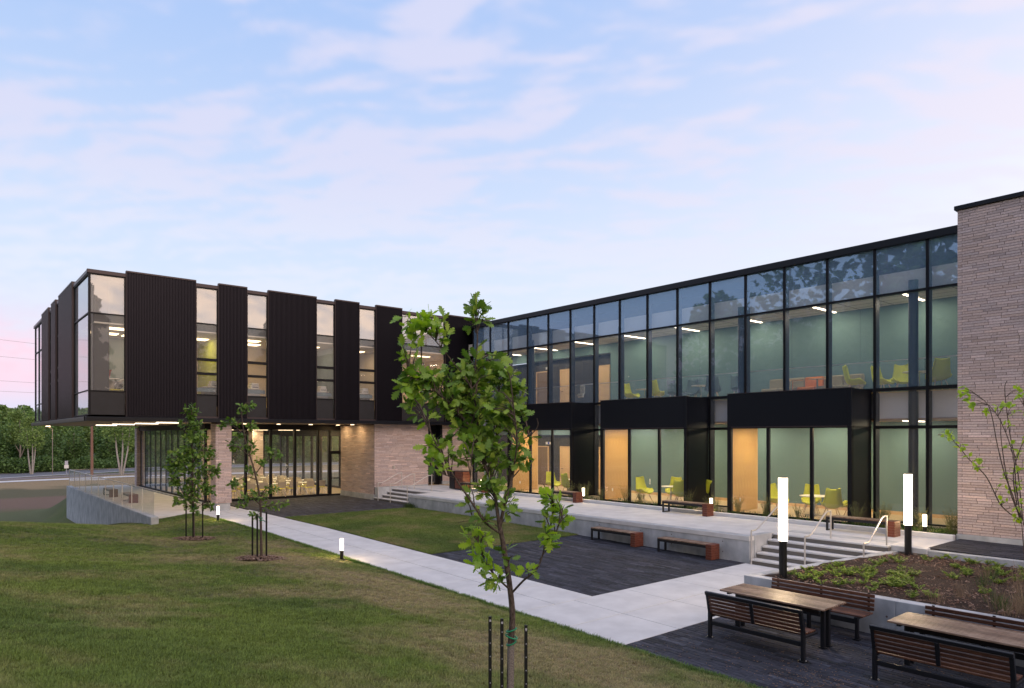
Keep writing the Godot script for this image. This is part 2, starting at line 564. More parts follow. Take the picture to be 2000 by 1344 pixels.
func brick_wall(parent: Node, t: Transform3D, w: float, h: float, seed_: int, singles := 0, from_y := 0.0, show_w := 99.0) -> void:
	# running courses of long thin clay bricks on a recessed mortar bed: x along, y up, z out
	var rr := RandomNumberGenerator.new()
	rr.seed = seed_
	var bed := Geo.new()
	bed.box(Vector3(0, 0, -0.06), Vector3(w, h, 0.0))
	var b := obj("mortar_bed", bed, M.mortar, parent)
	b.transform = t
	var g := Geo.new()
	var course := 0.0733
	var rows := int(h / course)
	var shapes := {}
	var made := 0
	for r in rows:
		var y0 := r * course + 0.004
		var y1 := y0 + course - 0.0105
		var x := 0.0
		var first := true
		while x < w - 0.01:
			var l: float = rr.randf_range(0.30, 0.62)
			if first:
				l = 0.12 if r % 2 == 0 else rr.randf_range(0.24, 0.5)
				first = false
			if x + l > w - 0.1: l = w - x
			var tone := rr.randf_range(0.84, 1.1)
			var warm := rr.randf_range(-0.022, 0.022)
			if rr.randf() < 0.07: tone *= 1.22
			if rr.randf() < 0.06: tone *= 0.82
			var cc := Color((0.645 + warm) * tone, 0.525 * tone, (0.50 - warm) * tone)
			var d := rr.randf_range(0.014, 0.019)
			if made < singles and y0 >= from_y and x < show_w:
				made += 1
				var q := Geo.new()
				q.col = cc
				q.bev(Vector3(x, y0, -0.01), Vector3(x + l - 0.011, y1, d), 0.003)
				var o := obj("brick", q, M.brick_clay, parent)
				o.transform = t
			else:
				g.col = cc
				var x1 := x + l - 0.011
				g.quad(Vector3(x, y0, d), Vector3(x1, y0, d), Vector3(x1, y1, d), Vector3(x, y1, d))
				g.quad(Vector3(x, y1, d), Vector3(x1, y1, d), Vector3(x1, y1, 0), Vector3(x, y1, 0))
				g.quad(Vector3(x, y0, 0), Vector3(x1, y0, 0), Vector3(x1, y0, d), Vector3(x, y0, d))
				g.quad(Vector3(x, y0, 0), Vector3(x, y0, d), Vector3(x, y1, d), Vector3(x, y1, 0))
				g.quad(Vector3(x1, y0, d), Vector3(x1, y0, 0), Vector3(x1, y1, 0), Vector3(x1, y1, d))
			x += l
	var o2 := obj("brick_courses", g, M.brick_clay, parent)
	o2.transform = t
	stuff(o2)

func face(o: Vector3, out: Vector3) -> Transform3D:  # a vertical face at o looking towards out; x runs to the right seen from outside
	var x := Vector3.UP.cross(out).normalized()
	return Transform3D(Basis(x, Vector3.UP, out), o)

func window(parent: Node, t: Transform3D, w: float, y0: float, y1: float, bars: Array, posts: Array, glass: Material, depth := 0.07) -> void:
	# frame members as one part with panes below it; t's origin is at y = 0, x along, z out
	var g := Geo.new()
	var f := 0.045
	g.box(Vector3(0, y0, -depth), Vector3(f, y1, 0.02))
	g.box(Vector3(w - f, y0, -depth), Vector3(w, y1, 0.02))
	g.box(Vector3(f, y1 - f, -depth), Vector3(w - f, y1, 0.02))
	g.box(Vector3(f, y0, -depth), Vector3(w - f, y0 + f, 0.02))
	var xs := [f]
	for p in posts:
		g.box(Vector3(p - f * 0.6, y0 + f, -depth), Vector3(p + f * 0.6, y1 - f, 0.018))
		xs.append(p)
	xs.append(w - f)
	var ys := [y0 + f]
	for b in bars:
		var th: float = b[1]
		g.box(Vector3(f, b[0] - th / 2, -depth + 0.002), Vector3(w - f, b[0] + th / 2, 0.014))
		ys.append(b[0])
	ys.append(y1 - f)
	var o := obj("window", g, M.frame_black, parent)
	o.transform = t
	for i in xs.size() - 1:
		for j in ys.size() - 1:
			var q := Geo.new()
			q.box(Vector3(xs[i] + 0.003, ys[j] + 0.003, -0.031), Vector3(xs[i + 1] - 0.003, ys[j + 1] - 0.003, -0.025))
			obj("pane", sheet(Vector3(xs[i] + 0.002, ys[j] + 0.002, -0.028), Vector3(xs[i + 1] - xs[i] - 0.004, 0, 0), Vector3(0, ys[j + 1] - ys[j] - 0.004, 0)), M.office_top_glass if glass == M.office_glass and ys[j] > 8.6 else glass, o)

func sheet(o: Vector3, a: Vector3, b: Vector3) -> Geo:
	var g := Geo.new()
	g.quad(o, o + a, o + a + b, o + b)
	return g

func ceiling_panel(parent: Node, at: Vector3, sx: float, sz: float, m: Material, energy: float, colr := Color(1.0, 0.87, 0.68)) -> void:
	var g := Geo.new()
	g.box(at - Vector3(sx / 2, 0, sz / 2), at + Vector3(sx / 2, 0.03, sz / 2))
	obj("ceiling_light", g, m, parent)
	if energy > 0: area(at - Vector3(0, 0.012, 0), Vector3.DOWN, Vector2(sx, sz), energy, colr)

func black_wing() -> void:
	var w := thing("black_clad_wing", "black ribbed metal upper storey on a glazed dining hall and brick base, left wing", "building")
	var fx := -33.4
	# shell
	boxp("roof", Vector3(-53.2, 10.2, -28), Vector3(-33.55, 10.36, -5.15), M.black_metal, w)
	boxp("soffit", Vector3(-53.4, 4.17, -26.5), Vector3(-33.36, 4.25, -4.97), M.soffit_board, w)
	boxp("floor_slab", Vector3(-53.2, 4.5, -27), Vector3(-33.62, 4.9, -5.2), M.tan_floor, w)
	boxp("office_ceiling", Vector3(-53.1, 8.3, -24.5), Vector3(-33.62, 8.36, -5.25), M.white_ceiling, w)
	var edge := Geo.new()
	edge.bev(Vector3(-33.5, 4.16, -26.5), Vector3(-33.24, 4.34, -4.9), 0.01)
	edge.bev(Vector3(-53.5, 4.16, -5.05), Vector3(-33.5, 4.34, -4.86), 0.01)
	obj("edge_beam", edge, M.black_metal, w)
	var cap := Geo.new()
	cap.bev(Vector3(-33.55, 10.34, -26), Vector3(-33.37, 10.50, -4.95), 0.01)
	cap.bev(Vector3(-53.3, 10.34, -5.15), Vector3(-33.4, 10.50, -4.97), 0.01)
	obj("coping", cap, M.coping_metal, w)
	# ribbed panels on the courtyard face
	for s in [[-6.40, -9.21], [-10.215, -11.51], [-12.54, -15.0], [-16.045, -17.4], [-18.42, -20.02], [-22.95, -26.2]]:
		var t := face(Vector3(-33.36, 4.35, s[0]), Vector3.RIGHT)
		corrugated("ribbed_panel", w, t, s[0] - s[1], 6.20)
	# and on the end face
	for s in [[-41.62, -37.25], [-44.45, -42.75], [-48.6, -45.6]]:
		var t := face(Vector3(s[0], 4.35, -4.96), Vector3.BACK)
		corrugated("ribbed_panel", w, t, s[1] - s[0], 6.20)
	# windows between the panels
	var sash := [[6.39, 0.12], [7.04, 0.13], [8.69, 0.05]]
	for s in [[-9.225, -10.2], [-11.525, -12.525], [-15.015, -16.03], [-17.415, -18.405]]:
		var t := face(Vector3(fx - 0.02, 0, s[0]), Vector3.RIGHT)
		window(w, t, s[0] - s[1], 5.40, 10.34, sash, [], M.office_glass)
		boxp("spandrel_panel", Vector3(-33.56, 4.42, s[0] - 0.05), Vector3(-33.44, 5.40, s[1] + 0.05), M.spandrel_metal, w, 0.004)
		boxp("window_frame", Vector3(-33.46, 4.34, s[1] + 0.003), Vector3(-33.37, 4.42, s[0] - 0.003), M.coping_metal, w)
		boxp("sill_rail", Vector3(-33.85, 5.58, s[1]), Vector3(-33.75, 5.76, s[0]), M.sill_blue, w)
	# the corner window wraps round
	window(w, face(Vector3(fx - 0.02, 0, -5.0), Vector3.RIGHT), 1.38, 5.40, 10.34, [[8.69, 0.05]], [], M.office_glass)
	boxp("spandrel_panel", Vector3(-33.56, 4.42, -6.36), Vector3(-33.43, 5.40, -5.03), M.spandrel_metal, w, 0.004)
	window(w, face(Vector3(-37.2, 0, -5.02), Vector3.BACK), 3.78, 4.40, 10.34, [[5.45, 0.04], [8.69, 0.05]], [], M.end_glass)
	window(w, face(Vector3(-52.9, 0, -5.02), Vector3.BACK), 4.25, 4.40, 10.34, [[5.45, 0.04], [8.69, 0.05]], [1.9], M.end_glass)
	window(w, face(Vector3(-42.7, 0, -5.02), Vector3.BACK), 1.05, 4.40, 10.34, sash, [], M.end_glass)
	window(w, face(Vector3(-45.58, 0, -5.02), Vector3.BACK), 1.1, 4.40, 10.34, sash, [], M.end_glass)
	# the stair hall window
	window(w, face(Vector3(fx - 0.02, 0, -20.04), Vector3.RIGHT), 2.88, 5.34, 10.34, [[8.69, 0.05]], [1.31], M.office_glass)
	for q in [[-20.06, -21.33], [-21.36, -22.9]]:
		boxp("spandrel_panel", Vector3(-33.56, 4.36, q[0]), Vector3(-33.43, 5.34, q[1]), M.spandrel_metal, w, 0.004)
	# west and rear walls, so that the floor is closed
	boxp("wall", Vector3(-53.3, 4.3, -27.5), Vector3(-53.1, 10.3, -5.3), M.black_metal, w)
	boxp("wall", Vector3(-53.1, 4.3, -27.8), Vector3(-33.5, 10.3, -27.6), M.black_metal, w)
	# office partitions: each is the colour seen through its window
	var rooms := [[-5.25, -9.22, "blue_wall"], [-9.3, -10.66, "beige_wall"], [-10.8, -14.2, "beige_wall"], [-14.3, -16.55, "blue_wall"], [-16.65, -19.5, "beige_wall"], [-19.6, -24.5, "beige_wall"]]
	for r in rooms:
		boxp("office_wall", Vector3(-38.35, 4.9, r[1]), Vector3(-38.2, 8.3, r[0]), M[r[2]], w)
	boxp("office_wall", Vector3(-38.2, 4.9, -9.29), Vector3(-33.62, 8.3, -9.22), M.beige_wall, w)
	boxp("office_wall", Vector3(-38.2, 4.9, -10.8), Vector3(-33.62, 8.3, -10.66), M.lime_wall, w)
	boxp("office_wall", Vector3(-38.2, 4.9, -14.3), Vector3(-33.62, 8.3, -14.2), M.beige_wall, w)
	boxp("office_wall", Vector3(-38.2, 4.9, -16.65), Vector3(-33.62, 8.3, -16.55), M.blue_wall, w)
	boxp("office_wall", Vector3(-38.2, 4.9, -19.6), Vector3(-33.62, 8.3, -19.5), M.beige_wall, w)
	boxp("office_wall", Vector3(-38.1, 4.9, -24.6), Vector3(-33.62, 8.3, -24.5), M.beige_wall, w)
	# dark lining of the void above the ceilings
	boxp("void_wall", Vector3(-34.6, 8.37, -24.5), Vector3(-34.5, 10.2, -5.4), M.grey_fabric, w)
	boxp("office_door", Vector3(-38.19, 4.9, -10.45), Vector3(-38.15, 7.1, -9.75), M.door_wood, w)
	boxp("door_frame", Vector3(-38.185, 4.9, -10.58), Vector3(-38.13, 8.28, -10.47), M.white_plastic, w)
	boxp("column", Vector3(-34.45, 4.9, -5.85), Vector3(-33.85, 10.2, -5.25), M.black_metal, w, 0.03)
	for p in [[-34.8, -6.05], [-36.7, -6.1], [-36.9, -7.5], [-36.0, -9.9], [-35.0, -12.1], [-36.4, -12.6], [-35.4, -15.4], [-35.6, -18.2]]:
		ceiling_panel(w, Vector3(p[0], 8.265, p[1]), 0.6, 1.15, M.lamp_soft, 0.9 if p[1] > -9.0 else 1.5)
	for p in [[-35.0, -20.6], [-35.2, -22.4]]:
		ceiling_panel(w, Vector3(p[0], 8.265, p[1]), 0.3, 1.2, M.lamp_soft, 4.0)
	ceiling_panel(w, Vector3(-43, 8.265, -8), 1.2, 0.6, M.lamp_soft, 1.0)
	# ceiling grid in the corner office
	var gr := Geo.new()
	for i in 7: gr.box(Vector3(-38.2, 8.29, -5.5 - i * 0.6), Vector3(-33.7, 8.305, -5.475 - i * 0.6))
	for i in 5: gr.box(Vector3(-34.2 - i * 1.2, 8.288, -9.2), Vector3(-34.175 - i * 1.2, 8.304, -5.3))
	obj("ceiling_grid", gr, M.grey_board, w)
	# stair balustrade seen through the hall window
	balustrade(w, Vector3(-34.9, 4.62, -21.4), Vector3(-34.9, 6.2, -24.2))
	dining(w)
	brick_base(w)

func balustrade(parent: Node, a: Vector3, b: Vector3, h := 0.95) -> void:
	var g := Geo.new()
	var up := Vector3(0, h, 0)
	g.bar(a + up, b + up, 0.05, 0.05)
	g.bar(a + Vector3(0, h * 0.72, 0), b + Vector3(0, h * 0.72, 0), 0.035, 0.035)
	g.bar(a + Vector3(0, h * 0.3, 0), b + Vector3(0, h * 0.3, 0), 0.035, 0.035)
	g.bar(a, b, 0.05, 0.09)
	var k := int(a.distance_to(b) / 0.16)
	for i in k + 1:
		var p := a.lerp(b, float(i) / k)
		g.box(p - Vector3(0.01, 0, 0.01), p + Vector3(0.01, h, 0.01))
	obj("stair_railing", g, M.post_black, parent)

func dining(w: Node) -> void:
	var gx := -38.1
	boxp("dining_floor", Vector3(-53, -0.3, -21), Vector3(-38.12, 0.012, -11.02), M.tan_floor, w)
	boxp("dining_ceiling", Vector3(-52.9, 3.95, -21), Vector3(-38.15, 4.1, -11.1), M.white_ceiling, w)
	# glazed fronts: sill, head and posts in black, one pane between each pair of posts
	var zs := [-11.0, -12.05, -13.08, -14.45, -15.83, -17.22, -17.92]
	var g := Geo.new()
	g.box(Vector3(-38.2, -0.05, -17.92), Vector3(-38.02, 0.13, -10.93))
	g.box(Vector3(-38.2, 3.86, -19.1), Vector3(-38.02, 4.17, -10.93))
	for z in zs: g.bev(Vector3(-38.2, 0.13, z - 0.055), Vector3(-37.99, 3.86, z + 0.055), 0.006)
	g.bev(Vector3(-38.2, -0.02, -19.1), Vector3(-37.99, 3.86, -18.92), 0.006)
	var f := obj("glass_front", g, M.frame_black, w)
	for i in zs.size() - 1:
		obj("pane", sheet(Vector3(-38.1, 0.13, zs[i] - 0.056), Vector3(0, 0, zs[i + 1] - zs[i] + 0.112), Vector3(0, 3.73, 0)), M.clear_glass, f)
	# door beside the brick
	var d := Geo.new()
	d.box(Vector3(-38.15, 0.0, -18.92), Vector3(-38.05, 0.1, -17.98))
	d.box(Vector3(-38.16, 2.46, -18.92), Vector3(-38.03, 2.64, -17.98))
	d.box(Vector3(-38.15, 0.1, -18.07), Vector3(-38.05, 2.46, -17.98))
	d.box(Vector3(-38.15, 0.1, -18.92), Vector3(-38.05, 2.46, -18.83))
	d.box(Vector3(-38.15, 1.0, -18.83), Vector3(-38.05, 1.06, -18.07))
	var dr := obj("door", d, M.frame_black, w)
	obj("pane", sheet(Vector3(-38.1, 0.1, -18.07), Vector3(0, 0, -0.76), Vector3(0, 0.9, 0)), M.clear_glass, dr)
	obj("pane", sheet(Vector3(-38.1, 1.06, -18.07), Vector3(0, 0, -0.76), Vector3(0, 1.4, 0)), M.clear_glass, dr)
	obj("pane", sheet(Vector3(-38.1, 2.64, -17.98), Vector3(0, 0, -0.94), Vector3(0, 1.22, 0)), M.clear_glass, dr)
	var hd := Geo.new()
	hd.tube([Vector3(-38.0, 0.95, -18.12), Vector3(-38.0, 1.4, -18.12)], [0.015], 8)
	obj("handle", hd, M.steel, dr)
	# the long side facing the ramp
	var xs := []
	for i in 12: xs.append(-38.1 - i * 1.33)
	var s := Geo.new()
	s.box(Vector3(-53, -0.06, -11.08), Vector3(-38.2, 0.14, -10.92))
	s.box(Vector3(-53, 3.86, -11.08), Vector3(-38.2, 4.17, -10.92))
	for i in range(1, 12): s.box(Vector3(xs[i] - 0.03, 0.14, -11.09), Vector3(xs[i] + 0.03, 3.86, -10.98))
	var sf := obj("glass_side", s, M.frame_black, w)
	for i in 11:
		obj("pane", sheet(Vector3(xs[i + 1] + 0.03, 0.14, -11.0), Vector3(xs[i] - xs[i + 1] - 0.06, 0, 0), Vector3(0, 3.72, 0)), M.coated_glass, sf)
	boxp("kerb", Vector3(-53, -0.3, -10.9), Vector3(-38.0, 0.06, -10.72), M.wall_concrete, w)
	# the far glazing towards the road
	var b := Geo.new()
	b.box(Vector3(-53.1, 0.0, -21), Vector3(-52.95, 0.15, -11))
	b.box(Vector3(-53.1, 3.6, -21), Vector3(-52.95, 4.1, -11))
	for i in 8: b.box(Vector3(-53.1, 0.15, -11.5 - i * 1.35), Vector3(-52.9, 3.6, -11.42 - i * 1.35))
	var bf := obj("glass_rear", b, M.frame_black, w)
	obj("pane", sheet(Vector3(-53.02, 0.15, -11.0), Vector3(0, 0, -10), Vector3(0, 3.45, 0)), M.clear_glass, bf)
	var n := Geo.new()
	n.box(Vector3(-53, 0.0, -21.08), Vector3(-38.3, 0.15, -20.95))
	n.box(Vector3(-53, 3.5, -21.08), Vector3(-38.3, 4.1, -20.95))
	for i in 9: n.box(Vector3(-52.0 + i * 1.5, 0.15, -21.1), Vector3(-51.92 + i * 1.5, 3.5, -20.92))
	var nf := obj("glass_rear", n, M.frame_black, w)
	obj("pane", sheet(Vector3(-53, 0.15, -21.02), Vector3(14.7, 0, 0), Vector3(0, 3.35, 0)), M.clear_glass, nf)
	# brick piers
	for p in [[-46.2, -13.6, 0.75], [-48.6, -17.4, 0.75], [-53.2, -11.1, 0.6]]:
		pier(w, Vector3(p[0], 0, p[1]), p[2], 4.1, int(-p[0]))
	# ceiling strips
	for i in 4:
		for j in 3:
			var at := Vector3(-40.2 - j * 3.6, 3.91, -12.4 - i * 2.3)
			ceiling_panel(w, at, 0.14, 1.5, M.lamp_soft, 4.2, Color(1.0, 0.90, 0.68))
	# strips under the overhang
	for p in [[-46.6, -7.9], [-42.4, -8.0], [-38.7, -8.35], [-35.3, -8.55]]:
		ceiling_panel(w, Vector3(p[0], 4.135, p[1]), 0.16, 1.05, M.lamp_white, 1.4, Color(1.0, 0.84, 0.62))
	for z in [-12.4, -14.2, -16.0]:
		ceiling_panel(w, Vector3(-36.3, 4.135, z), 0.16, 0.16, M.lamp_soft, 0.8, Color(1.0, 0.86, 0.64))
	for x in [-37.2, -35.4]: ceiling_panel(w, Vector3(x, 4.135, -18.05), 0.16, 0.16, M.lamp_soft, 1.5, Color(1.0, 0.84, 0.58))

func pier(w: Node, at: Vector3, s: float, h: float, seed_: int, base := 0.0) -> void:
	var core := boxp("brick_pier", at + Vector3(-s / 2 + 0.06, base, -s / 2 + 0.06), at + Vector3(s / 2 - 0.06, h, s / 2 - 0.06), M.mortar, w)
	brick_wall(core, face(at + Vector3(s / 2, base, s / 2), Vector3.RIGHT), s, h - base, seed_)
	brick_wall(core, face(at + Vector3(-s / 2, base, s / 2), Vector3.BACK), s, h - base, seed_ + 100)
	brick_wall(core, face(at + Vector3(-s / 2, base, -s / 2), Vector3.LEFT), s, h - base, seed_ + 200)

func brick_base(w: Node) -> void:
	# the column under the overhang
	pier(w, Vector3(-34.05, 0, -10.55), 0.72, 4.17, 7, 0.36)
	boxp("pier_plinth", Vector3(-34.35, -0.2, -10.86), Vector3(-33.72, 0.36, -10.24), M.wall_concrete, w, 0.015)
	# the brick block beside the stairs
	boxp("core_wall", Vector3(-38.0, -0.2, -22.1), Vector3(-34.0, 4.17, -18.7), M.mortar, w)
	brick_wall(w, face(Vector3(-33.92, 0.72, -18.62), Vector3.RIGHT), 3.5, 3.45, 31)
	boxp("plinth", Vector3(-34.0, -0.2, -22.1), Vector3(-33.87, 0.715, -18.9), M.wall_concrete, w, 0.01)
	boxp("plinth", Vector3(-34.0, -0.2, -18.89), Vector3(-33.93, 0.30, -18.58), M.wall_concrete, w)
	brick_wall(w, face(Vector3(-33.95, 0.30, -18.62), Vector3.RIGHT), 0.27, 0.42, 32)
	brick_wall(w, face(Vector3(-37.98, 0.30, -18.63), Vector3.BACK), 4.05, 3.87, 33)
	boxp("plinth", Vector3(-38.0, -0.2, -18.7), Vector3(-33.98, 0.30, -18.6), M.wall_concrete, w)
	boxp("wall_box", Vector3(-33.92, 1.68, -19.87), Vector3(-33.84, 1.86, -19.75), M.steel, w, 0.01)
	# dark entrance to the stair
	boxp("entrance_head", Vector3(-34.6, 2.95, -23.05), Vector3(-34.45, 4.17, -22.12), M.black_metal, w)
	boxp("entrance_jamb", Vector3(-34.7, 0.64, -23.12), Vector3(-34.0, 4.17, -23.02), M.black_metal, w)
	boxp("entrance_jamb", Vector3(-34.7, 0.64, -22.2), Vector3(-34.0, 4.17, -22.12), M.black_metal, w)
	var ef := boxp("entrance_frame", Vector3(-34.58, 0.64, -22.68), Vector3(-34.5, 2.95, -22.62), M.frame_black, w)
	obj("pane", sheet(Vector3(-34.54, 0.7, -22.2), Vector3(0, 0, -0.83), Vector3(0, 2.25, 0)), M.clear_glass, ef)
	boxp("stair_wall", Vector3(-37.4, 0.6, -26.6), Vector3(-37.2, 4.1, -21.9), M.stair_wall, w)
	boxp("stair_soffit", Vector3(-37.3, 0.64, -26.5), Vector3(-36.4, 1.0, -22.0), M.black_metal, w)
	balustrade(w, Vector3(-36.2, 2.35, -22.3), Vector3(-36.2, 0.7, -24.6), 1.0)
	boxp("hall_floor", Vector3(-37.3, 0.4, -27), Vector3(-34.0, 0.64, -22.1), M.tan_floor, w)
	ceiling_panel(w, Vector3(-35.7, 4.0, -23.6), 0.3, 0.9, M.lamp_soft, 1.0)
	# brick to the right of it
	boxp("core_wall", Vector3(-34.4, 0.64, -26.3), Vector3(-34.0, 4.17, -23.13), M.mortar, w)
	brick_wall(w, face(Vector3(-33.92, 0.86, -23.12), Vector3.RIGHT), 3.1, 3.31, 34)
	boxp("plinth", Vector3(-34.0, 0.5, -26.2), Vector3(-33.87, 0.86, -23.12), M.wall_concrete, w, 0.01)

func glass_wing() -> void:
	var w := thing("glass_fronted_wing", "glass fronted two storey wing with black bays and lit teal lounges", "building")
	var zf := -24.35
	var x0 := -33.4
	var x1 := -6.85
	var posts := []
	for i in 16: posts.append(-8.36 - i * 1.61)
	# roof edge and frame
	boxp("roof", Vector3(-35, 9.84, -40), Vector3(x1, 10.0, zf - 0.1), M.black_metal, w)
	boxp("roof_fascia", Vector3(-35, 9.80, zf - 0.2), Vector3(x1, 10.04, zf + 0.14), M.black_metal, w, 0.012)
	var bays := [[-14.63, -10.06], [-21.04, -16.45], [-27.42, -22.83]]
	for x in posts:
		var foot := 0.66
		for q in bays:
			if x > q[0] + 0.05 and x < q[1] - 0.05: foot = 4.985
		boxp("mullion", Vector3(x - 0.042, foot, zf - 0.27), Vector3(x + 0.042, 9.80, zf + 0.05), M.frame_black, w, 0.006)
	for y in [[8.20, 8.27], [5.02, 5.13], [3.77, 3.87], [0.62, 0.72]]:
		var g := Geo.new()
		for i in posts.size() - 1:
			var within := false
			for q in bays:
				if y[0] < 5.0 and (posts[i] + posts[i + 1]) / 2 > q[0] and (posts[i] + posts[i + 1]) / 2 < q[1]: within = true
			if not within: g.box(Vector3(posts[i + 1] + 0.036, y[0], zf - 0.16), Vector3(posts[i] - 0.036, y[1], zf + 0.035))
		g.box(Vector3(posts[0] + 0.036, y[0], zf - 0.16), Vector3(x1, y[1], zf + 0.035))
		obj("transom", g, M.frame_black, w)
	var edges := posts.duplicate()
	edges.insert(0, x1)
	for i in edges.size() - 1:
		var a: float = edges[i + 1] + 0.036
		var b: float = edges[i] - 0.036
		for y in [[8.27, 9.80], [5.13, 8.20]]:
			obj("window_pane", sheet(Vector3(a, y[0], zf), Vector3(b - a, 0, 0), Vector3(0, y[1] - y[0], 0)), M.upper_glass if y[0] > 8 else M.coated_glass, w)
		var hidden := false
		for q in bays:
			if (a + b) / 2 > q[0] and (a + b) / 2 < q[1]: hidden = true
		if not hidden:
			for y in [[3.87, 5.02], [0.72, 3.77]]:
				obj("window_pane", sheet(Vector3(a, y[0], zf), Vector3(b - a, 0, 0), Vector3(0, y[1] - y[0], 0)), M.clear_glass, w)
	# lounges: slab, floors, ceilings, back walls
	boxp("lounge_floor", Vector3(-34, 0.3, -34), Vector3(x1, 0.68, -22.95), M.lounge_floor, w)
	boxp("floor_slab", Vector3(-34, 4.12, -34), Vector3(x1, 4.98, -24.72), M.grey_board, w)
	boxp("lounge_ceiling", Vector3(-34, 4.05, -34), Vector3(x1, 4.115, -24.66), M.soffit_board, w)
	boxp("upper_floor", Vector3(-34, 4.985, -34), Vector3(x1, 5.0, -24.5), M.lounge_floor, w)
	var tiles := Geo.new()
	for i in 22: tiles.box(Vector3(-33.5 + i * 1.22, 8.294, -26.79), Vector3(-33.48 + i * 1.22, 8.302, -24.67))
	for i in 3: tiles.box(Vector3(-33.5, 8.295, -25.2 - i * 0.61), Vector3(x1, 8.303, -25.185 - i * 0.61))
	obj("ceiling_grid", tiles, M.riser_shade, w)
	boxp("upper_ceiling", Vector3(-34, 8.30, -34), Vector3(x1, 8.36, -24.66), M.white_ceiling, w)
	boxp("ceiling_upstand", Vector3(-34, 8.29, -24.655), Vector3(x1, 8.97, -24.60), M.pale_board, w)
	boxp("void_lining", Vector3(-34, 8.37, -26.5), Vector3(x1, 9.83, -26.4), M.screen_black, w)
	for y in [[0.68, 4.05], [5.0, 8.30]]:
		boxp("teal_wall", Vector3(-24.0, y[0], -27.0), Vector3(x1, y[1], -26.8), M.teal_wall, w)
		boxp("end_wall", Vector3(x1 - 0.02, y[0], -27), Vector3(x1 + 0.1, y[1], -24.4), M.teal_wall, w)
		boxp("skirting", Vector3(-24.0, y[0], -26.79), Vector3(x1, y[0] + 0.12, -26.77), M.door_wood, w)
		boxp("teal_bulkhead", Vector3(-33.9, y[1] - 0.47, -27.0), Vector3(-24.0, y[1], -26.8), M.teal_wall, w)
		tile_wall(w, y[0], y[1] - 0.47)
	for x in [-11.5, -14.2, -18.6]:
		boxp("wall_joint", Vector3(x - 0.006, 5.1, -26.8), Vector3(x + 0.006, 8.3, -26.795), M.grey_fabric, w)
	# round columns just behind the glass
	for k in 4:
		var g := Geo.new()
		g.cyl(Vector3(-8.86 - k * 6.25, 0.68, -24.575), 7.94, 0.145, 24)
		obj("round_column", g, M.black_metal, w)
	# strip lights across both ceilings
	for k in 8:
		var x := -9.3 - k * 3.1
		ceiling_panel(w, Vector3(x, 8.275, -25.85), 0.09, 1.7, M.lamp_white, 3.6, Color(1.0, 0.93, 0.80))
		ceiling_panel(w, Vector3(x, 4.02, -25.85), 0.09, 1.7, M.lamp_white, 4.6, Color(1.0, 0.92, 0.76))
	# glass guard rail along the upper walk
	var rail := Geo.new()
	rail.box(Vector3(-33, 6.05, -24.74), Vector3(x1, 6.08, -24.70))
	var gr := obj("guard_rail", rail, M.steel, w)
	for i in 16:
		obj("guard_glass", sheet(Vector3(-32.6 + i * 1.6, 5.03, -24.72), Vector3(1.57, 0, 0), Vector3(0, 1.02, 0)), M.guard_glass, gr)
	for q in bays: bay(w, q[0], q[1])

func tile_wall(w: Node, y0: float, y1: float) -> void:
	# dark stacked tiles in the washroom recess, with doors, signs and a fountain
	var back := boxp("tile_wall", Vector3(-33.9, y0, -27.36), Vector3(-24.0, y1, -27.24), M.screen_black, w)
	var g := Geo.new()
	var rows := int((y1 - y0) / 0.2)
	for r in rows:
		for k in 16:
			var x := -33.88 + k * 0.62 + (0.0 if r % 2 == 0 else 0.0)
			g.bev(Vector3(x, y0 + r * 0.2 + 0.006, -27.24), Vector3(minf(x + 0.608, -24.02), y0 + r * 0.2 + 0.194, -27.225), 0.004)
	stuff(obj("tiles", g, M.dark_tile, back))
	boxp("return_wall", Vector3(-24.02, y0, -27.3), Vector3(-23.98, y1, -26.8), M.teal_wall, w)
	for d in [[-29.6, "dark_door"], [-27.6, "door_wood"], [-24.9, "door_wood"]]:
		var f := Geo.new()
		f.box(Vector3(d[0] - 0.52, y0, -27.22), Vector3(d[0] - 0.46, y0 + 2.2, -27.14))
		f.box(Vector3(d[0] + 0.46, y0, -27.22), Vector3(d[0] + 0.52, y0 + 2.2, -27.14))
		f.box(Vector3(d[0] - 0.52, y0 + 2.2, -27.22), Vector3(d[0] + 0.52, y0 + 2.26, -27.14))
		var fr := obj("door_frame", f, M.door_wood, w)
		boxp("door_leaf", Vector3(d[0] - 0.455, y0 + 0.01, -27.21), Vector3(d[0] + 0.455, y0 + 2.195, -27.17), M[d[1]], fr)
		boxp("handle", Vector3(d[0] - 0.38, y0 + 1.0, -27.165), Vector3(d[0] - 0.26, y0 + 1.03, -27.12), M.chrome, fr)
	# washroom plate: white with a blue figure panel
	var s := boxp("washroom_sign", Vector3(-29.35, y0 + 2.36, -27.22), Vector3(-28.95, y0 + 2.5, -27.2), M.white_plastic, w)
	boxp("pictogram", Vector3(-29.17, y0 + 2.37, -27.2), Vector3(-29.05, y0 + 2.49, -27.195), M.sign_blue, s)
	var ft := boxp("drinking_fountain", Vector3(-26.5, y0 + 0.7, -27.22), Vector3(-26.15, y0 + 1.35, -27.12), M.chrome, w, 0.01)
	boxp("basin", Vector3(-26.55, y0 + 0.62, -27.12), Vector3(-26.1, y0 + 0.82, -26.95), M.chrome, ft, 0.03)

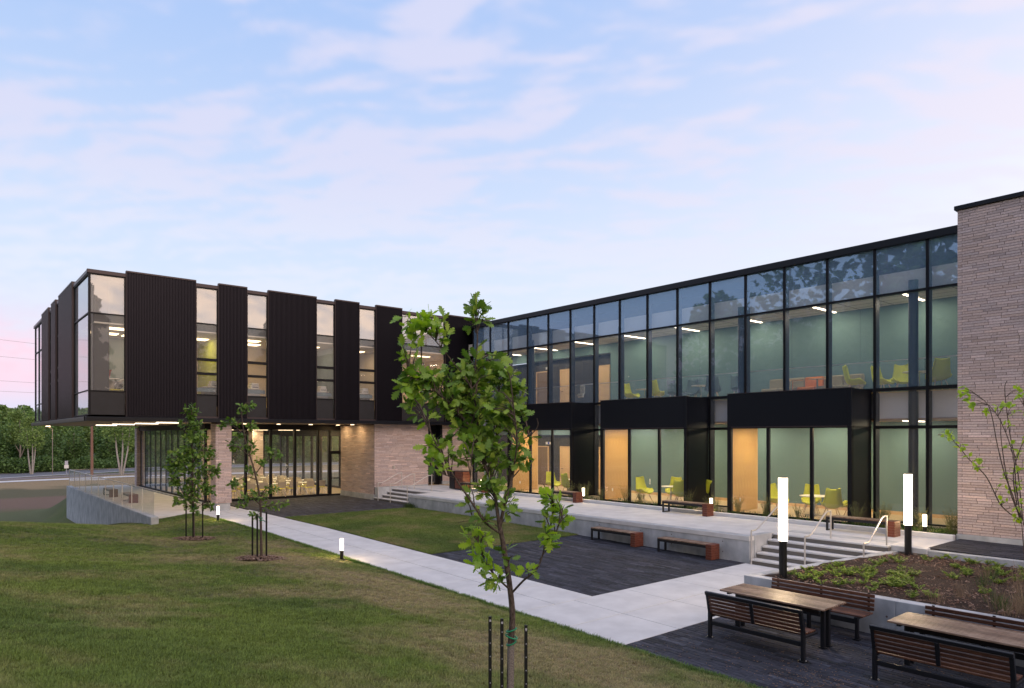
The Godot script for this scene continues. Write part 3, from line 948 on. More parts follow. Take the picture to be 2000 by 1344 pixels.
func bay(w: Node, a: float, b: float) -> void:
	var z := -22.8
	var zf := -24.3
	var root := boxp("bay_front", Vector3(a, 3.86, z - 0.12), Vector3(b, 5.09, z), M.black_metal, w, 0.006)
	boxp("bay_roof", Vector3(a + 0.02, 4.98, zf), Vector3(b - 0.02, 5.08, z - 0.121), M.black_metal, root)
	boxp("bay_side", Vector3(b - 0.1, 0.6, zf), Vector3(b - 0.002, 5.085, z - 0.122), M.black_metal, root)
	boxp("bay_side", Vector3(a + 0.002, 0.6, zf), Vector3(a + 0.1, 5.085, z - 0.122), M.black_metal, root)
	boxp("panel_seam", Vector3(b - 0.125, 3.88, z), Vector3(b - 0.118, 5.08, z + 0.004), M.frame_black, root)
	boxp("head_flashing", Vector3(a - 0.01, 5.091, z - 0.12), Vector3(b + 0.01, 5.11, z + 0.015), M.coping_metal, root)
	boxp("head_drip", Vector3(a + 0.17, 3.835, z), Vector3(b - 0.14, 3.87, z + 0.012), M.coping_metal, root)
	boxp("side_joint", Vector3(b - 0.001, 3.80, zf + 0.01), Vector3(b + 0.006, 3.86, z - 0.13), M.frame_black, root)
	var wd := Geo.new()
	for i in 34:
		wd.bev(Vector3(a + 0.105, 0.69, -22.98 - i * 0.05), Vector3(a + 0.135, 3.84, -23.018 - i * 0.05), 0.004)
	obj("wood_slats", wd, M.panel_wood, root)
	boxp("wood_backing", Vector3(a + 0.101, 0.69, -24.75), Vector3(a + 0.112, 3.84, -22.96), M.door_wood, root)
	boxp("bay_ceiling", Vector3(a + 0.11, 3.86, -24.6), Vector3(b - 0.11, 3.92, z - 0.125), M.white_ceiling, root)
	boxp("outlet_plate", Vector3(a + 0.136, 1.05, -23.5), Vector3(a + 0.142, 1.18, -23.42), M.white_plastic, root)
	var f := Geo.new()
	f.bev(Vector3(a, 0.6, z - 0.14), Vector3(a + 0.16, 3.86, z - 0.001), 0.006)
	f.bev(Vector3(b - 0.13, 0.6, z - 0.14), Vector3(b, 3.86, z - 0.001), 0.006)
	f.box(Vector3(a + 0.16, 3.80, z - 0.12), Vector3(b - 0.13, 3.86, z - 0.01))
	f.box(Vector3(a + 0.16, 0.58, z - 0.12), Vector3(b - 0.13, 0.72, z - 0.01))
	var m1 := a + 1.63
	var m2 := a + 3.22
	for m in [m1, m2]: f.bev(Vector3(m - 0.05, 0.72, z - 0.13), Vector3(m + 0.05, 3.80, z - 0.012), 0.005)
	var fr := obj("bay_window", f, M.frame_black, w)
	var xs := [a + 0.16, m1 - 0.05, m1 + 0.05, m2 - 0.05, m2 + 0.05, b - 0.13]
	for i in 3:
		obj("pane", sheet(Vector3(xs[i * 2], 0.72, z - 0.05), Vector3(xs[i * 2 + 1] - xs[i * 2], 0, 0), Vector3(0, 3.08, 0)), M.clear_glass, fr)
	for x in [a + 1.2, b - 1.1]:
		ceiling_panel(root, Vector3(x, 3.845, -23.7), 0.16, 0.5, M.lamp_white, 4.0, Color(1.0, 0.88, 0.66))

func brick_tower() -> void:
	var w := thing("brick_block", "tall windowless block of long pale mauve bricks closing the right end of the glass front", "building")
	boxp("core", Vector3(-6.78, 0.3, -40), Vector3(6, 9.86, -22.19), M.mortar, w)
	brick_wall(w, face(Vector3(-6.83, 0.78, -22.13), Vector3.BACK), 12.0, 9.09, 51, 300, 0.0, 2.2)
	brick_wall(w, face(Vector3(-6.80, 0.78, -40), Vector3.LEFT), 17.8, 9.09, 52)
	boxp("plinth", Vector3(-6.86, -0.3, -40), Vector3(6, 0.775, -22.1), M.wall_concrete, w, 0.01)
	boxp("coping", Vector3(-6.9, 9.875, -40), Vector3(6, 9.995, -22.04), M.black_metal, w, 0.01)

var n_patch := FastNoiseLite.new()
var n_fine := FastNoiseLite.new()

func dry(x: float, z: float) -> float:  # how straw-coloured the turf is at a spot, 0..1
	var d := n_patch.get_noise_2d(x, z) * 0.9 + n_fine.get_noise_2d(x, z) * 0.45
	var edge := exp(-pow((z + 7.4) / 1.6, 2.0)) * ss(-26, -14, x) * 0.75
	edge += exp(-pow((z + 6.2) / 1.6, 2.0)) * ss(-34, -24, x) * 0.25
	return clampf(0.10 + d * 1.0 + edge, 0.0, 1.0)

func turf(x: float, z: float) -> Color:
	var d := dry(x, z)
	var g := Color(0.145, 0.20, 0.038).lerp(Color(0.08, 0.13, 0.028), clampf(0.5 + n_patch.get_noise_2d(x * 0.6 + 40.0, z * 0.6) * 1.4, 0.0, 1.0))
	return g.lerp(Color(0.34, 0.255, 0.15), d * 0.9)

func ground_colour(x: float, z: float) -> Color:
	if x > -60.0:
		var c := turf(x, z)
		return c.lerp(Color(0.14, 0.17, 0.055), ss(-30, -44, x) * 0.6)
	var q := x - 0.2 * (z + 7.0)
	var wob := n_patch.get_noise_2d(x * 0.4, z * 0.4) * 5.0
	q += wob
	var c := Color(0.14, 0.16, 0.055)
	c = c.lerp(Color(0.25, 0.16, 0.115), ss(-72, -76, q))
	c = c.lerp(Color(0.15, 0.14, 0.07), ss(-86, -90, q))
	c = c.lerp(Color(0.42, 0.31, 0.18), ss(-102, -105, q))
	c = c.lerp(Color(0.10, 0.14, 0.04), ss(-128, -134, q))
	return c

func site() -> void:
	n_patch.seed = 5; n_patch.frequency = 0.28; n_patch.fractal_octaves = 3; n_patch.noise_type = FastNoiseLite.TYPE_SIMPLEX_SMOOTH
	n_fine.seed = 9; n_fine.frequency = 1.3; n_fine.fractal_octaves = 3; n_fine.noise_type = FastNoiseLite.TYPE_SIMPLEX_SMOOTH
	# one sheet of ground out to the horizon, fine near the viewer
	var xs := [-900.0, -500.0, -300.0, -220.0]
	var x := -190.0
	while x < -76: xs.append(x); x += 2.5
	while x < -34: xs.append(x); x += 1.0
	while x < 3: xs.append(x); x += 0.3
	while x < 30: xs.append(x); x += 2.0
	for q in [40.0, 60.0, 100.0, 300.0, 800.0]: xs.append(q)
	var zs := [-700.0, -300.0, -150.0, -100.0, -70.0, -50.0, -40.0, -30.0, -20.0, -15.0, -10.5, -9.27, -9.25]
	var z := -9.0
	while z < 3: zs.append(z); z += 0.3
	while z < 30: zs.append(z); z += 2.0
	for q in [40.0, 60.0, 100.0, 300.0, 700.0]: zs.append(q)
	var pts := PackedVector3Array()
	var cols := PackedColorArray()
	for zz in zs:
		for xx in xs:
			var y := land(xx, zz)
			if xx > -34 and xx < 3 and zz > -9.2 and zz < 3: y += n_fine.get_noise_2d(xx * 0.5, zz * 0.5) * 0.035
			pts.append(Vector3(xx, y, zz))
			cols.append(ground_colour(xx, zz))
	var g := Geo.new()
	g.grid(xs.size(), pts, cols)
	struct(obj("lawn", g, M.earth))
	# the courtyard lawn between path and terrace
	g = Geo.new()
	pts = PackedVector3Array()
	cols = PackedColorArray()
	for j in 23:
		for i in 41:
			var a := Vector3(lerpf(-29.15, -17.66, i / 40.0), 0, lerpf(-18.06, -11.62, j / 22.0))
			a.y = gy(a.x) + 0.02 + n_fine.get_noise_2d(a.x, a.z) * 0.01
			pts.append(a)
			var c := turf(a.x * 1.3 + 60, a.z * 1.3)
			c = c.lerp(Color(0.26, 0.18, 0.10), exp(-pow((a.z + 17.9) / 0.35, 2)) * 0.7 * ss(-27, -20, a.x) + exp(-pow((a.z + 11.9) / 0.5, 2.0)) * 0.35 * ss(-24, -28, a.x))
			cols.append(c)
	g.grid(41, pts, cols)
	struct(obj("court_lawn", g, M.earth))
	paths()
	terrace()
	pavers()
	road()

func slab(g: Geo, a: Vector3, b: Vector3, top: float, bot: float, r := 0.012) -> void:
	# a slab that follows the fall of the ground
	var y0 := gy(a.x)
	var y1 := gy(b.x)
	var p := [Vector3(a.x + r, y0 + top, b.z - r), Vector3(b.x - r, y1 + top, b.z - r), Vector3(b.x - r, y1 + top, a.z + r), Vector3(a.x + r, y0 + top, a.z + r)]
	var q := [Vector3(a.x, y0 + top - r * 0.7, b.z), Vector3(b.x, y1 + top - r * 0.7, b.z), Vector3(b.x, y1 + top - r * 0.7, a.z), Vector3(a.x, y0 + top - r * 0.7, a.z)]
	g.quad(p[0], p[1], p[2], p[3])
	for i in 4:
		var j := (i + 1) % 4
		g.quad(q[i], q[j], p[j], p[i])
		var d := Vector3(0, top - r * 0.7 - bot, 0)
		g.quad(q[i] - d, q[j] - d, q[j], q[i])

func slab_field(root: Node, x0: float, x1: float, z0: float, z1: float, nx: int, nz: int, top: float) -> void:
	for i in nx:
		for j in nz:
			var g := Geo.new()
			var a := Vector3(lerpf(x0, x1, float(i) / nx) + 0.009, 0, lerpf(z0, z1, float(j) / nz) + 0.009)
			var b := Vector3(lerpf(x0, x1, float(i + 1) / nx) - 0.009, 0, lerpf(z0, z1, float(j + 1) / nz) - 0.009)
			slab(g, a, b, top + rng.randf_range(-0.001, 0.001), -0.1, 0.006)
			obj("slab", g, M.path_concrete, root)

func paths() -> void:
	var p := Node3D.new()
	p.name = "concrete_path"
	add_child(p)
	struct(p)
	slab_field(p, -33.2, -10.95, -11.6, -9.25, 14, 2, 0.012)
	slab_field(p, -10.95, -8.1, -18.0, -9.25, 2, 5, 0.012)
	slab_field(p, -56.0, -33.2, -10.7, -7.2, 10, 1, 0.012)
	slab_field(p, -38.0, -33.2, -11.5, -10.7, 2, 1, 0.010)

func terrace() -> void:
	var t := Node3D.new()
	t.name = "terrace"
	add_child(t)
	struct(t)
	for i in 7:
		for j in 1:
			var a := lerpf(-29.42, -10.82, i / 7.0)
			var b := lerpf(-29.42, -10.82, (i + 1) / 7.0)
			boxp("slab", Vector3(a + 0.002, 0.5, -21.7), Vector3(b - 0.002, 0.64, -18.0), M.path_concrete, t, 0.008)
	boxp("slab", Vector3(-10.815, 0.5, -21.7), Vector3(-6.7, 0.64, -19.45), M.path_concrete, t, 0.008)
	boxp("slab", Vector3(-34.0, 0.5, -24.2), Vector3(-29.425, 0.64, -19.75), M.path_concrete, t, 0.008)
	# planting bed soil and its kerb
	boxp("soil", Vector3(-29.42, 0.45, -24.3), Vector3(-6.8, 0.60, -21.92), M.mulch, t)
	for i in 8:
		var a := -29.4 + i * 2.83
		boxp("kerb", Vector3(a + 0.004, 0.5, -21.93), Vector3(minf(a + 2.826, -6.82), 0.765, -21.72), M.path_concrete, t, 0.012)
	var rw := thing("retaining_wall", "low grey concrete wall that holds up the terrace along the lawn and dark paving", "wall")
	for i in 5:
		var a := lerpf(-29.42, -10.82, i / 5.0)
		var b := lerpf(-29.42, -10.82, (i + 1) / 5.0)
		var f := boxp("wall_section", Vector3(a + 0.002, -0.4, -18.25), Vector3(b - 0.002, 0.655, -18.02), M.wall_concrete, rw, 0.012)
		for k in 6:
			for yy in [0.12, 0.42]:
				var hx := a + 0.35 + k * 0.62
				var g := Geo.new()
				g.tube([Vector3(hx, yy - 0.02, -18.03), Vector3(hx, yy - 0.02, -18.016)], [0.018], 8)
				if (k + int(yy * 10) + i) % 3 == 0: obj("tie_hole", g, M.mortar, f)
	boxp("cheek_wall", Vector3(-11.02, -0.4, -19.2), Vector3(-10.80, 0.652, -18.26), M.wall_concrete, rw, 0.012)
	# steps at both ends
	for s in [["entrance_steps", -33.95, -29.45, -18.55, 4, 0.0, "flight of four shallow concrete steps beside the brick corner", ], ["terrace_steps", -10.78, -7.55, -18.0, 5, -0.16, "flight of five concrete steps between the terrace wall and the planter"]]:
		var st := thing(s[0], s[6], "steps")
		var rise: float = (0.64 - s[5]) / s[4]
		for k in s[4]:
			var y1: float = s[5] + rise * (k + 1)
			var z1: float = s[3] - 0.3 * k
			var back := -19.76 if s[4] == 4 else -19.5
			boxp("riser", Vector3(s[1], -0.3, back), Vector3(s[2], y1 - 0.05, z1 - 0.045), M.riser_shade, st)  # shade below the tread edge is painted in by this darker material
			boxp("tread", Vector3(s[1] - 0.0, y1 - 0.05, maxf(z1 - 0.34, back)), Vector3(s[2], y1 - (0.001 if k < s[4] - 1 else 0.003), z1), M.path_concrete, st, 0.008)
		boxp("tactile_strip", Vector3(s[1] + 0.1, 0.639, s[3] - 0.3 * s[4] - 0.75), Vector3(s[2] - 0.1, 0.6445, s[3] - 0.3 * s[4] - 0.3), M.wall_concrete, st)
	boxp("cheek_wall", Vector3(-33.86, -0.2, -19.8), Vector3(-33.5, 0.72, -18.62), M.wall_concrete, rw, 0.01)
	for r in [[-33.3, -18.5, -20.0, 0.0, "steel handrail of the entrance steps against the brick corner"], [-32.0, -18.5, -20.0, 0.0, "middle steel handrail of the entrance steps"], [-30.3, -18.5, -20.0, 0.0, "steel handrail of the entrance steps next to the terrace wall"],
			[-10.72, -17.93, -19.6, -0.16, "steel handrail at the terrace wall end of the right hand steps"], [-9.15, -17.95, -19.45, -0.16, "steel handrail in the middle of the right hand steps"], [-7.62, -17.95, -19.35, -0.16, "steel handrail of the right hand steps beside the planter"]]:
		handrail(r[0], r[1], r[2], r[3], r[4])
	ramp_wall()

func handrail(x: float, z0: float, z1: float, y0: float, label: String) -> void:
	var t := thing("handrail", label, "handrail", Vector3.ZERO, 0.0, "steel handrails on the steps")
	var lo := y0 + 0.98
	var hi := 1.42 if y0 < -0.1 else 1.47
	var g := Geo.new()
	g.tube([Vector3(x, lo, z0), Vector3(x, lo + 0.005, z0 - 0.22), Vector3(x, lo + 0.05, z0 - 0.36), Vector3(x, hi - 0.06, z1 + 0.36), Vector3(x, hi - 0.005, z1 + 0.22), Vector3(x, hi, z1 + 0.01)], [0.021], 12)
	obj("rail", g, M.steel, t)
	for p in [[z0, y0, lo - 0.012], [z1 + 0.02, 0.48 if y0 < -0.1 else 0.64, hi - 0.015]]:
		g = Geo.new()
		g.cyl(Vector3(x, p[1] - 0.02, p[0]), p[2] - p[1] + 0.02, 0.022, 12)
		g.cyl(Vector3(x, p[1] - 0.02, p[0]), 0.03, 0.05, 12)
		obj("post", g, M.steel, t)

func ramp_wall() -> void:
	var w := thing("ramp_wall", "long pale concrete retaining wall with a glass guard on top, left of the path", "wall")
	for i in 4:
		var a := lerpf(-54.3, -31.2, i / 4.0)
		var b := lerpf(-54.3, -31.2, (i + 1) / 4.0)
		boxp("wall_section", Vector3(a + 0.003, -3.5, -7.18), Vector3(b - 0.003, 0.2 , -6.88), M.wall_concrete, w, 0.02)
	for i in 11:
		var a := -54.2 + i * 2.08
		obj("guard_glass", sheet(Vector3(a + 0.02, 0.2, -7.03), Vector3(2.04, 0, 0), Vector3(0, 1.05, 0)), M.guard_glass, w)
		boxp("glass_clip", Vector3(a - 0.006, 0.2, -7.045), Vector3(a + 0.006, 1.25, -7.015), M.steel, w)
	boxp("top_rail", Vector3(-54.2, 1.25, -7.05), Vector3(-31.3, 1.285, -7.01), M.steel, w, 0.01)
	for i in 2:
		obj("guard_glass", sheet(Vector3(-54.2, 0.1, -7.1 - i * 2.0), Vector3(0, 0, -1.95), Vector3(0, 1.12, 0)), M.guard_glass, w)
	boxp("top_rail", Vector3(-54.22, 1.25, -11.0), Vector3(-54.18, 1.285, -7.06), M.steel, w)

func paver_field(root: Node, x0: float, x1: float, z0: float, z1: float, top: float, singles: int, seed_: int) -> void:
	var rr := RandomNumberGenerator.new()
	rr.seed = seed_
	var g := Geo.new()
	var made := 0
	var z := z1
	var row := 0
	while z > z0 + 0.02:
		var d := 0.115
		var za := maxf(z - d, z0)
		var x := x0
		while x < x1 - 0.01:
			var l := rr.randf_range(0.42, 0.62)
			if x == x0: l = rr.randf_range(0.15, 0.6)
			if x + l > x1 - 0.12: l = x1 - x
			var t := rr.randf_range(0.7, 1.75)
			if rr.randf() < 0.12: t *= 1.4
			var c := Color(0.046 * t, 0.049 * t, 0.063 * t)
			var a := Vector3(x + 0.003, 0, za + 0.003)
			var b := Vector3(x + l - 0.003, 0, z - 0.003)
			var up := top + rr.randf_range(-0.0025, 0.0025)
			if made < singles:
				made += 1
				var q := Geo.new()
				q.col = c
				slab(q, a, b, up, -0.05, 0.006)
				obj("paver", q, M.paver_stone, root)
			else:
				g.col = c
				slab(g, a, b, up, -0.03, 0.006)
			x += l
		z -= d
		row += 1
	if g.v.size(): stuff(obj("pavers", g, M.paver_stone, root))

func pavers() -> void:
	for f in [["patio_paving", -8.1, 3.5, -13.6, -9.25, 300, 3], ["court_paving", -17.65, -10.96, -18.02, -11.62, 0, 4], ["entrance_paving", -38.0, -29.16, -18.58, -11.62, 0, 5], ["upper_paving", -6.75, 4.0, -22.05, -19.7, 0, 6]]:
		var r := Node3D.new()
		r.name = f[0]
		add_child(r)
		struct(r)
		if f[0] == "upper_paving":
			r.position.y = 0.64 - gy(-6.7)
		var bed := Geo.new()
		slab(bed, Vector3(f[1], 0, f[3]), Vector3(f[2], 0, f[4]), -0.006, -0.09, 0.001)
		obj("bedding", bed, M.paver_sand, r)
		paver_field(r, f[1], f[2], f[3], f[4], 0.012, f[5], f[6])
	struct(boxp("upper_base", Vector3(-6.78, -0.3, -22.2), Vector3(4, 0.52, -19.6), M.wall_concrete))
	# scraps of straw and bark lying on the patio
	var bits := Geo.new()
	for k in 900:
		var c := rng.randf()
		var px: float = (lerpf(-8, -2.5, rng.randf()) if k > 300 else rng.randfn(-4.9, 0.6))
		var pz: float = (lerpf(-13.4, -9.3, rng.randf()) if k > 300 else rng.randfn(-10.3, 0.35))
		var a := rng.randf() * TAU
		var l := rng.randf_range(0.012, 0.04)
		var y := gy(px) + 0.022
		bits.col = Color(0.32, 0.2, 0.13).lerp(Color(0.14, 0.09, 0.07), c)
		bits.obox(Transform3D(Basis(Vector3.UP, a), Vector3(px, y, pz)), Vector3(l, 0.004, 0.006))
	stuff(obj("straw_litter", bits, M.blade_tint))
	get_node("straw_litter").set_meta("label", "bits of straw and bark scattered over the dark patio")
	get_node("straw_litter").set_meta("category", "litter")

func ribbon(g: Geo, pts: Array, w: float, y: float) -> void:
	for i in pts.size() - 1:
		var a: Vector3 = pts[i]
		var b: Vector3 = pts[i + 1]
		var da: Vector3 = (pts[mini(i + 1, pts.size() - 1)] - pts[maxi(i - 1, 0)]).normalized().cross(Vector3.UP)
		var db: Vector3 = (pts[mini(i + 2, pts.size() - 1)] - a).normalized().cross(Vector3.UP)
		var u := Vector3(0, y, 0)
		g.quad(a - da * w / 2 + u, a + da * w / 2 + u, b + db * w / 2 + u, b - db * w / 2 + u)

func road() -> void:
	var line := [Vector3(-60, 0, 100), Vector3(-113, 0, 30), Vector3(-138, 0, -8.4), Vector3(-148, 0, -25), Vector3(-152, 0, -45), Vector3(-150, 0, -80), Vector3(-140, 0, -130)]
	var g := Geo.new()
	ribbon(g, line, 11.0, -2.97)
	struct(obj("road", g, M.asphalt))
	g = Geo.new()
	for o in [6.0, -6.0]:
		var side := []
		for i in line.size():
			var d: Vector3 = (line[mini(i + 1, line.size() - 1)] - line[maxi(i - 1, 0)]).normalized().cross(Vector3.UP)
			side.append(line[i] + d * o)
		ribbon(g, side, 0.9, -2.93)
	struct(obj("road_kerb", g, M.path_concrete))
	g = Geo.new()
	ribbon(g, [Vector3(-100, 0, 60), Vector3(-117, 0, 10), Vector3(-121.5, 0, -11), Vector3(-124, 0, -24), Vector3(-122, 0, -45), Vector3(-112, 0, -80)], 3.4, -2.96)
	struct(obj("far_pavement", g, M.path_concrete))
	g = Geo.new()
	ribbon(g, [Vector3(-119, 0, 20), Vector3(-127, 0, -8), Vector3(-133, 0, -22), Vector3(-135, 0, -40)], 5.5, -2.965)
	struct(obj("gravel_verge", g, M.gravel_ground))

func wood(kind: String) -> Material:
	return M[kind + ["", "", "_pale", "_dark"][rng.randi() % 4]]

func block_bench(at: Vector3, turn: float, label: String, group: String) -> void:
	# a backless bench: slatted top, a black steel loop at the left end and a solid wood block at the right end
	var t := thing("block_bench", label, "bench", at, turn, group)
	var l := 1.98
	var d := 0.42
	var h := 0.45
	var n := 14
	for i in n:
		var a := -l / 2 + (l - 0.2) * i / n
		boxp("slat", Vector3(a + 0.004, h - 0.035, -d / 2), Vector3(a + (l - 0.2) / n - 0.004, h, d / 2), wood("deck_wood"), t, 0.005)
	var b := l / 2 - 0.2
	for i in 6:
		var y0 := h * i / 6.0
		var o := boxp("wood_block", Vector3(b + 0.002, y0 + 0.002, -d / 2), Vector3(l / 2, h * (i + 1) / 6.0 - 0.002, d / 2), M.red_wood, t, 0.004)
	var g := Geo.new()
	g.bev(Vector3(-l / 2, h - 0.115, d / 2 - 0.05), Vector3(b, h - 0.037, d / 2 - 0.005), 0.004)
	g.bev(Vector3(-l / 2, h - 0.115, -d / 2 + 0.005), Vector3(b, h - 0.037, -d / 2 + 0.05), 0.004)
	obj("apron", g, M.bench_metal, t)
	g = Geo.new()
	for z in [d / 2 - 0.035, -d / 2 + 0.035]: g.bev(Vector3(-l / 2 + 0.002, 0, z - 0.029), Vector3(-l / 2 + 0.06, h - 0.116, z + 0.029), 0.004)
	g.bev(Vector3(-l / 2 + 0.002, 0, -d / 2 + 0.065), Vector3(-l / 2 + 0.06, 0.035, d / 2 - 0.065), 0.004)
	obj("leg_loop", g, M.bench_metal, t)

func back_bench(at: Vector3, turn: float, label: String, l := 1.84) -> void:
	# slatted bench with a raked back in a black steel frame; local -z is the front
	var t := thing("slatted_bench", label, "bench", at, turn, "slatted benches at the picnic tables")
	var h := 0.45
	for i in 7:
		var z := -0.42 + i * 0.063
		boxp("seat_slat", Vector3(-l / 2 + 0.03, h - 0.03, z), Vector3(l / 2 - 0.03, h, z + 0.052), wood("slat_wood"), t, 0.006)
	var lean := Basis(Vector3.RIGHT, deg_to_rad(13))
	for part_ in [[-l / 2 + 0.05, -0.03], [0.03, l / 2 - 0.05]]:
		for i in 5:
			var g := Geo.new()
			var c := Vector3((part_[0] + part_[1]) / 2, h + 0.02, 0.03) + lean * Vector3(0, 0.03 + i * 0.068, 0)
			g.obev(Transform3D(lean, c), Vector3(part_[1] - part_[0], 0.056, 0.028), 0.006)
			obj("back_slat", g, wood("slat_wood"), t)
	var top := Geo.new()
	top.obev(Transform3D(lean, Vector3(0, h + 0.02, 0.035) + lean * Vector3(0, 0.375, 0)), Vector3(l, 0.065, 0.05), 0.006)
	obj("top_rail", top, M.bench_metal, t)
	var mid := Geo.new()
	mid.obev(Transform3D(lean, Vector3(0, h + 0.02, 0.05) + lean * Vector3(0, 0.16, 0)), Vector3(0.055, 0.36, 0.03), 0.004)
	obj("back_strut", mid, M.bench_metal, t)
	var low := Geo.new()
	low.bev(Vector3(-l / 2 + 0.03, 0.24, -0.01), Vector3(l / 2 - 0.03, 0.315, 0.03), 0.005)
	obj("stretcher", low, M.bench_metal, t)
	for s in [-1.0, 1.0]:
		var g := Geo.new()
		var x: float = s * (l / 2 - 0.03)
		g.bev(Vector3(x - 0.03, 0, -0.025), Vector3(x + 0.03, h + 0.04, 0.045), 0.006)
		g.obev(Transform3D(lean, Vector3(x, h + 0.02, 0.012) + lean * Vector3(0, 0.19, 0)), Vector3(0.06, 0.40, 0.06), 0.006)
		g.bev(Vector3(x - 0.029, h - 0.075, -0.43), Vector3(x + 0.029, h - 0.032, -0.026), 0.006)
		g.box(Vector3(x - 0.06, 0.0, -0.06), Vector3(x + 0.06, 0.012, 0.08))
		obj("leg", g, M.bench_metal, t)
		for b in [-1.0, 1.0]:
			var q := Geo.new()
			q.cyl(Vector3(x + b * 0.048, 0.012, 0.01), 0.018, 0.012, 8)
			obj("bolt", q, M.steel, t)

func wall_bench(at: Vector3, label: String, l := 2.05) -> void:
	# the rear bench, whose back leans on the planter wall; front towards +z
	var t := thing("planter_bench", label, "bench", at, 0.0, "benches along the planter wall")
	var h := 0.45
	for i in 6:
		boxp("seat_slat", Vector3(-l / 2, h - 0.03, 0.02 + i * 0.075), Vector3(l / 2, h, 0.082 + i * 0.075), wood("slat_wood"), t, 0.006)
	for i in 4:
		var y := 0.47 + i * 0.078
		boxp("back_slat", Vector3(-l / 2, y, -0.035 - i * 0.012), Vector3(l / 2, y + 0.062, -0.008 - i * 0.012), wood("slat_wood"), t, 0.006)
	for x in [-l / 2 + 0.12, 0.0, l / 2 - 0.12]:
		var g := Geo.new()
		g.bev(Vector3(x - 0.03, 0, 0.38), Vector3(x + 0.03, h - 0.08, 0.44), 0.005)
		g.bev(Vector3(x - 0.03, h - 0.08, -0.05), Vector3(x + 0.03, h - 0.031, 0.47), 0.005)
		g.box(Vector3(x - 0.02, 0.44, -0.1), Vector3(x + 0.02, 0.78, -0.075))
		g.box(Vector3(x - 0.06, 0, 0.35), Vector3(x + 0.06, 0.012, 0.47))
		obj("leg", g, M.bench_metal, t)
	boxp("front_rail", Vector3(-l / 2 + 0.15, h - 0.17, 0.385), Vector3(l / 2 - 0.15, h - 0.085, 0.43), M.bench_metal, t, 0.004)

func picnic_table(at: Vector3, label: String) -> void:
	var t := thing("picnic_table", label, "table", at, 0.0, "slatted picnic tables")
	var l := 2.04
	var d := 0.86
	var h := 0.76
	for i in 11:
		var z := -d / 2 + i * d / 11
		boxp("top_slat", Vector3(-l / 2, h - 0.034, z + 0.007), Vector3(l / 2, h, z + d / 11 - 0.007), wood("deck_wood"), t, 0.006)
	var g := Geo.new()
	for x in [-0.86, 0.0, 0.86]: g.bev(Vector3(x - 0.03, h - 0.075, -d / 2 + 0.05), Vector3(x + 0.03, h - 0.036, d / 2 - 0.05), 0.004)
	g.bev(Vector3(-0.82, h - 0.16, -0.3), Vector3(0.82, h - 0.076, -0.26), 0.004)
	g.bev(Vector3(-0.82, h - 0.16, 0.16), Vector3(0.82, h - 0.076, 0.2), 0.004)
	obj("under_frame", g, M.bench_metal, t)
	for x in [-0.84, 0.84]:
		for z in [-0.10, 0.08]:
			g = Geo.new()
			g.bev(Vector3(x - 0.035, 0, z - 0.035), Vector3(x + 0.035, h - 0.077, z + 0.035), 0.006)
			g.box(Vector3(x - 0.06, 0, z - 0.05), Vector3(x + 0.06, 0.012, z + 0.05))
			obj("leg", g, M.bench_metal, t)

func lamp_column(at: Vector3, h: float, label: String) -> void:
	var t := thing("light_column", label, "lamp", at, 0.0, "tall light columns")
	var dark := h * 0.375
	var g := Geo.new()
	g.cyl(Vector3.ZERO, dark, 0.083, 28)
	obj("post", g, M.post_black, t)
	g = Geo.new()
	g.cyl(Vector3(0, dark + 0.001, 0), h - dark - 0.02, 0.096, 28)
	obj("lamp_diffuser", g, M.lamp_white, t)
	g = Geo.new()
	g.cyl(Vector3(0, h - 0.018, 0), 0.022, 0.099, 28)
	obj("lamp_cap", g, M.post_black, t)
	for k in 4:
		var d := Vector3(1, 0, 0).rotated(Vector3.UP, k * PI / 2)
		area(at + Vector3(0, (h + dark) / 2, 0) + d * 0.103, d, Vector2(0.15, h - dark - 0.06), 2.0, Color(1.0, 0.86, 0.66))

func bollard(at: Vector3, h: float, r: float, label: String, group: String, energy: float) -> void:
	var t := thing("bollard_light", label, "lamp", at, 0.0, group)
	var g := Geo.new()
	g.cyl(Vector3(0, -0.02, 0), 0.035, r * 1.9, 20)
	g.cyl(Vector3(0, 0.014, 0), h * 0.42, r, 20)
	obj("post", g, M.post_black, t)
	g = Geo.new()
	g.cyl(Vector3(0, h * 0.42 + 0.015, 0), h * 0.54, r * 0.96, 20)
	obj("lamp_diffuser", g, M.lamp_white, t)
	g = Geo.new()
	g.cyl(Vector3(0, h * 0.96 + 0.016, 0), 0.012, r, 20)
	obj("lamp_cap", g, M.lamp_soft, t)
	omni(at + Vector3(0, h * 0.69, 0), energy, r * 0.9, Color(1.0, 0.84, 0.6))

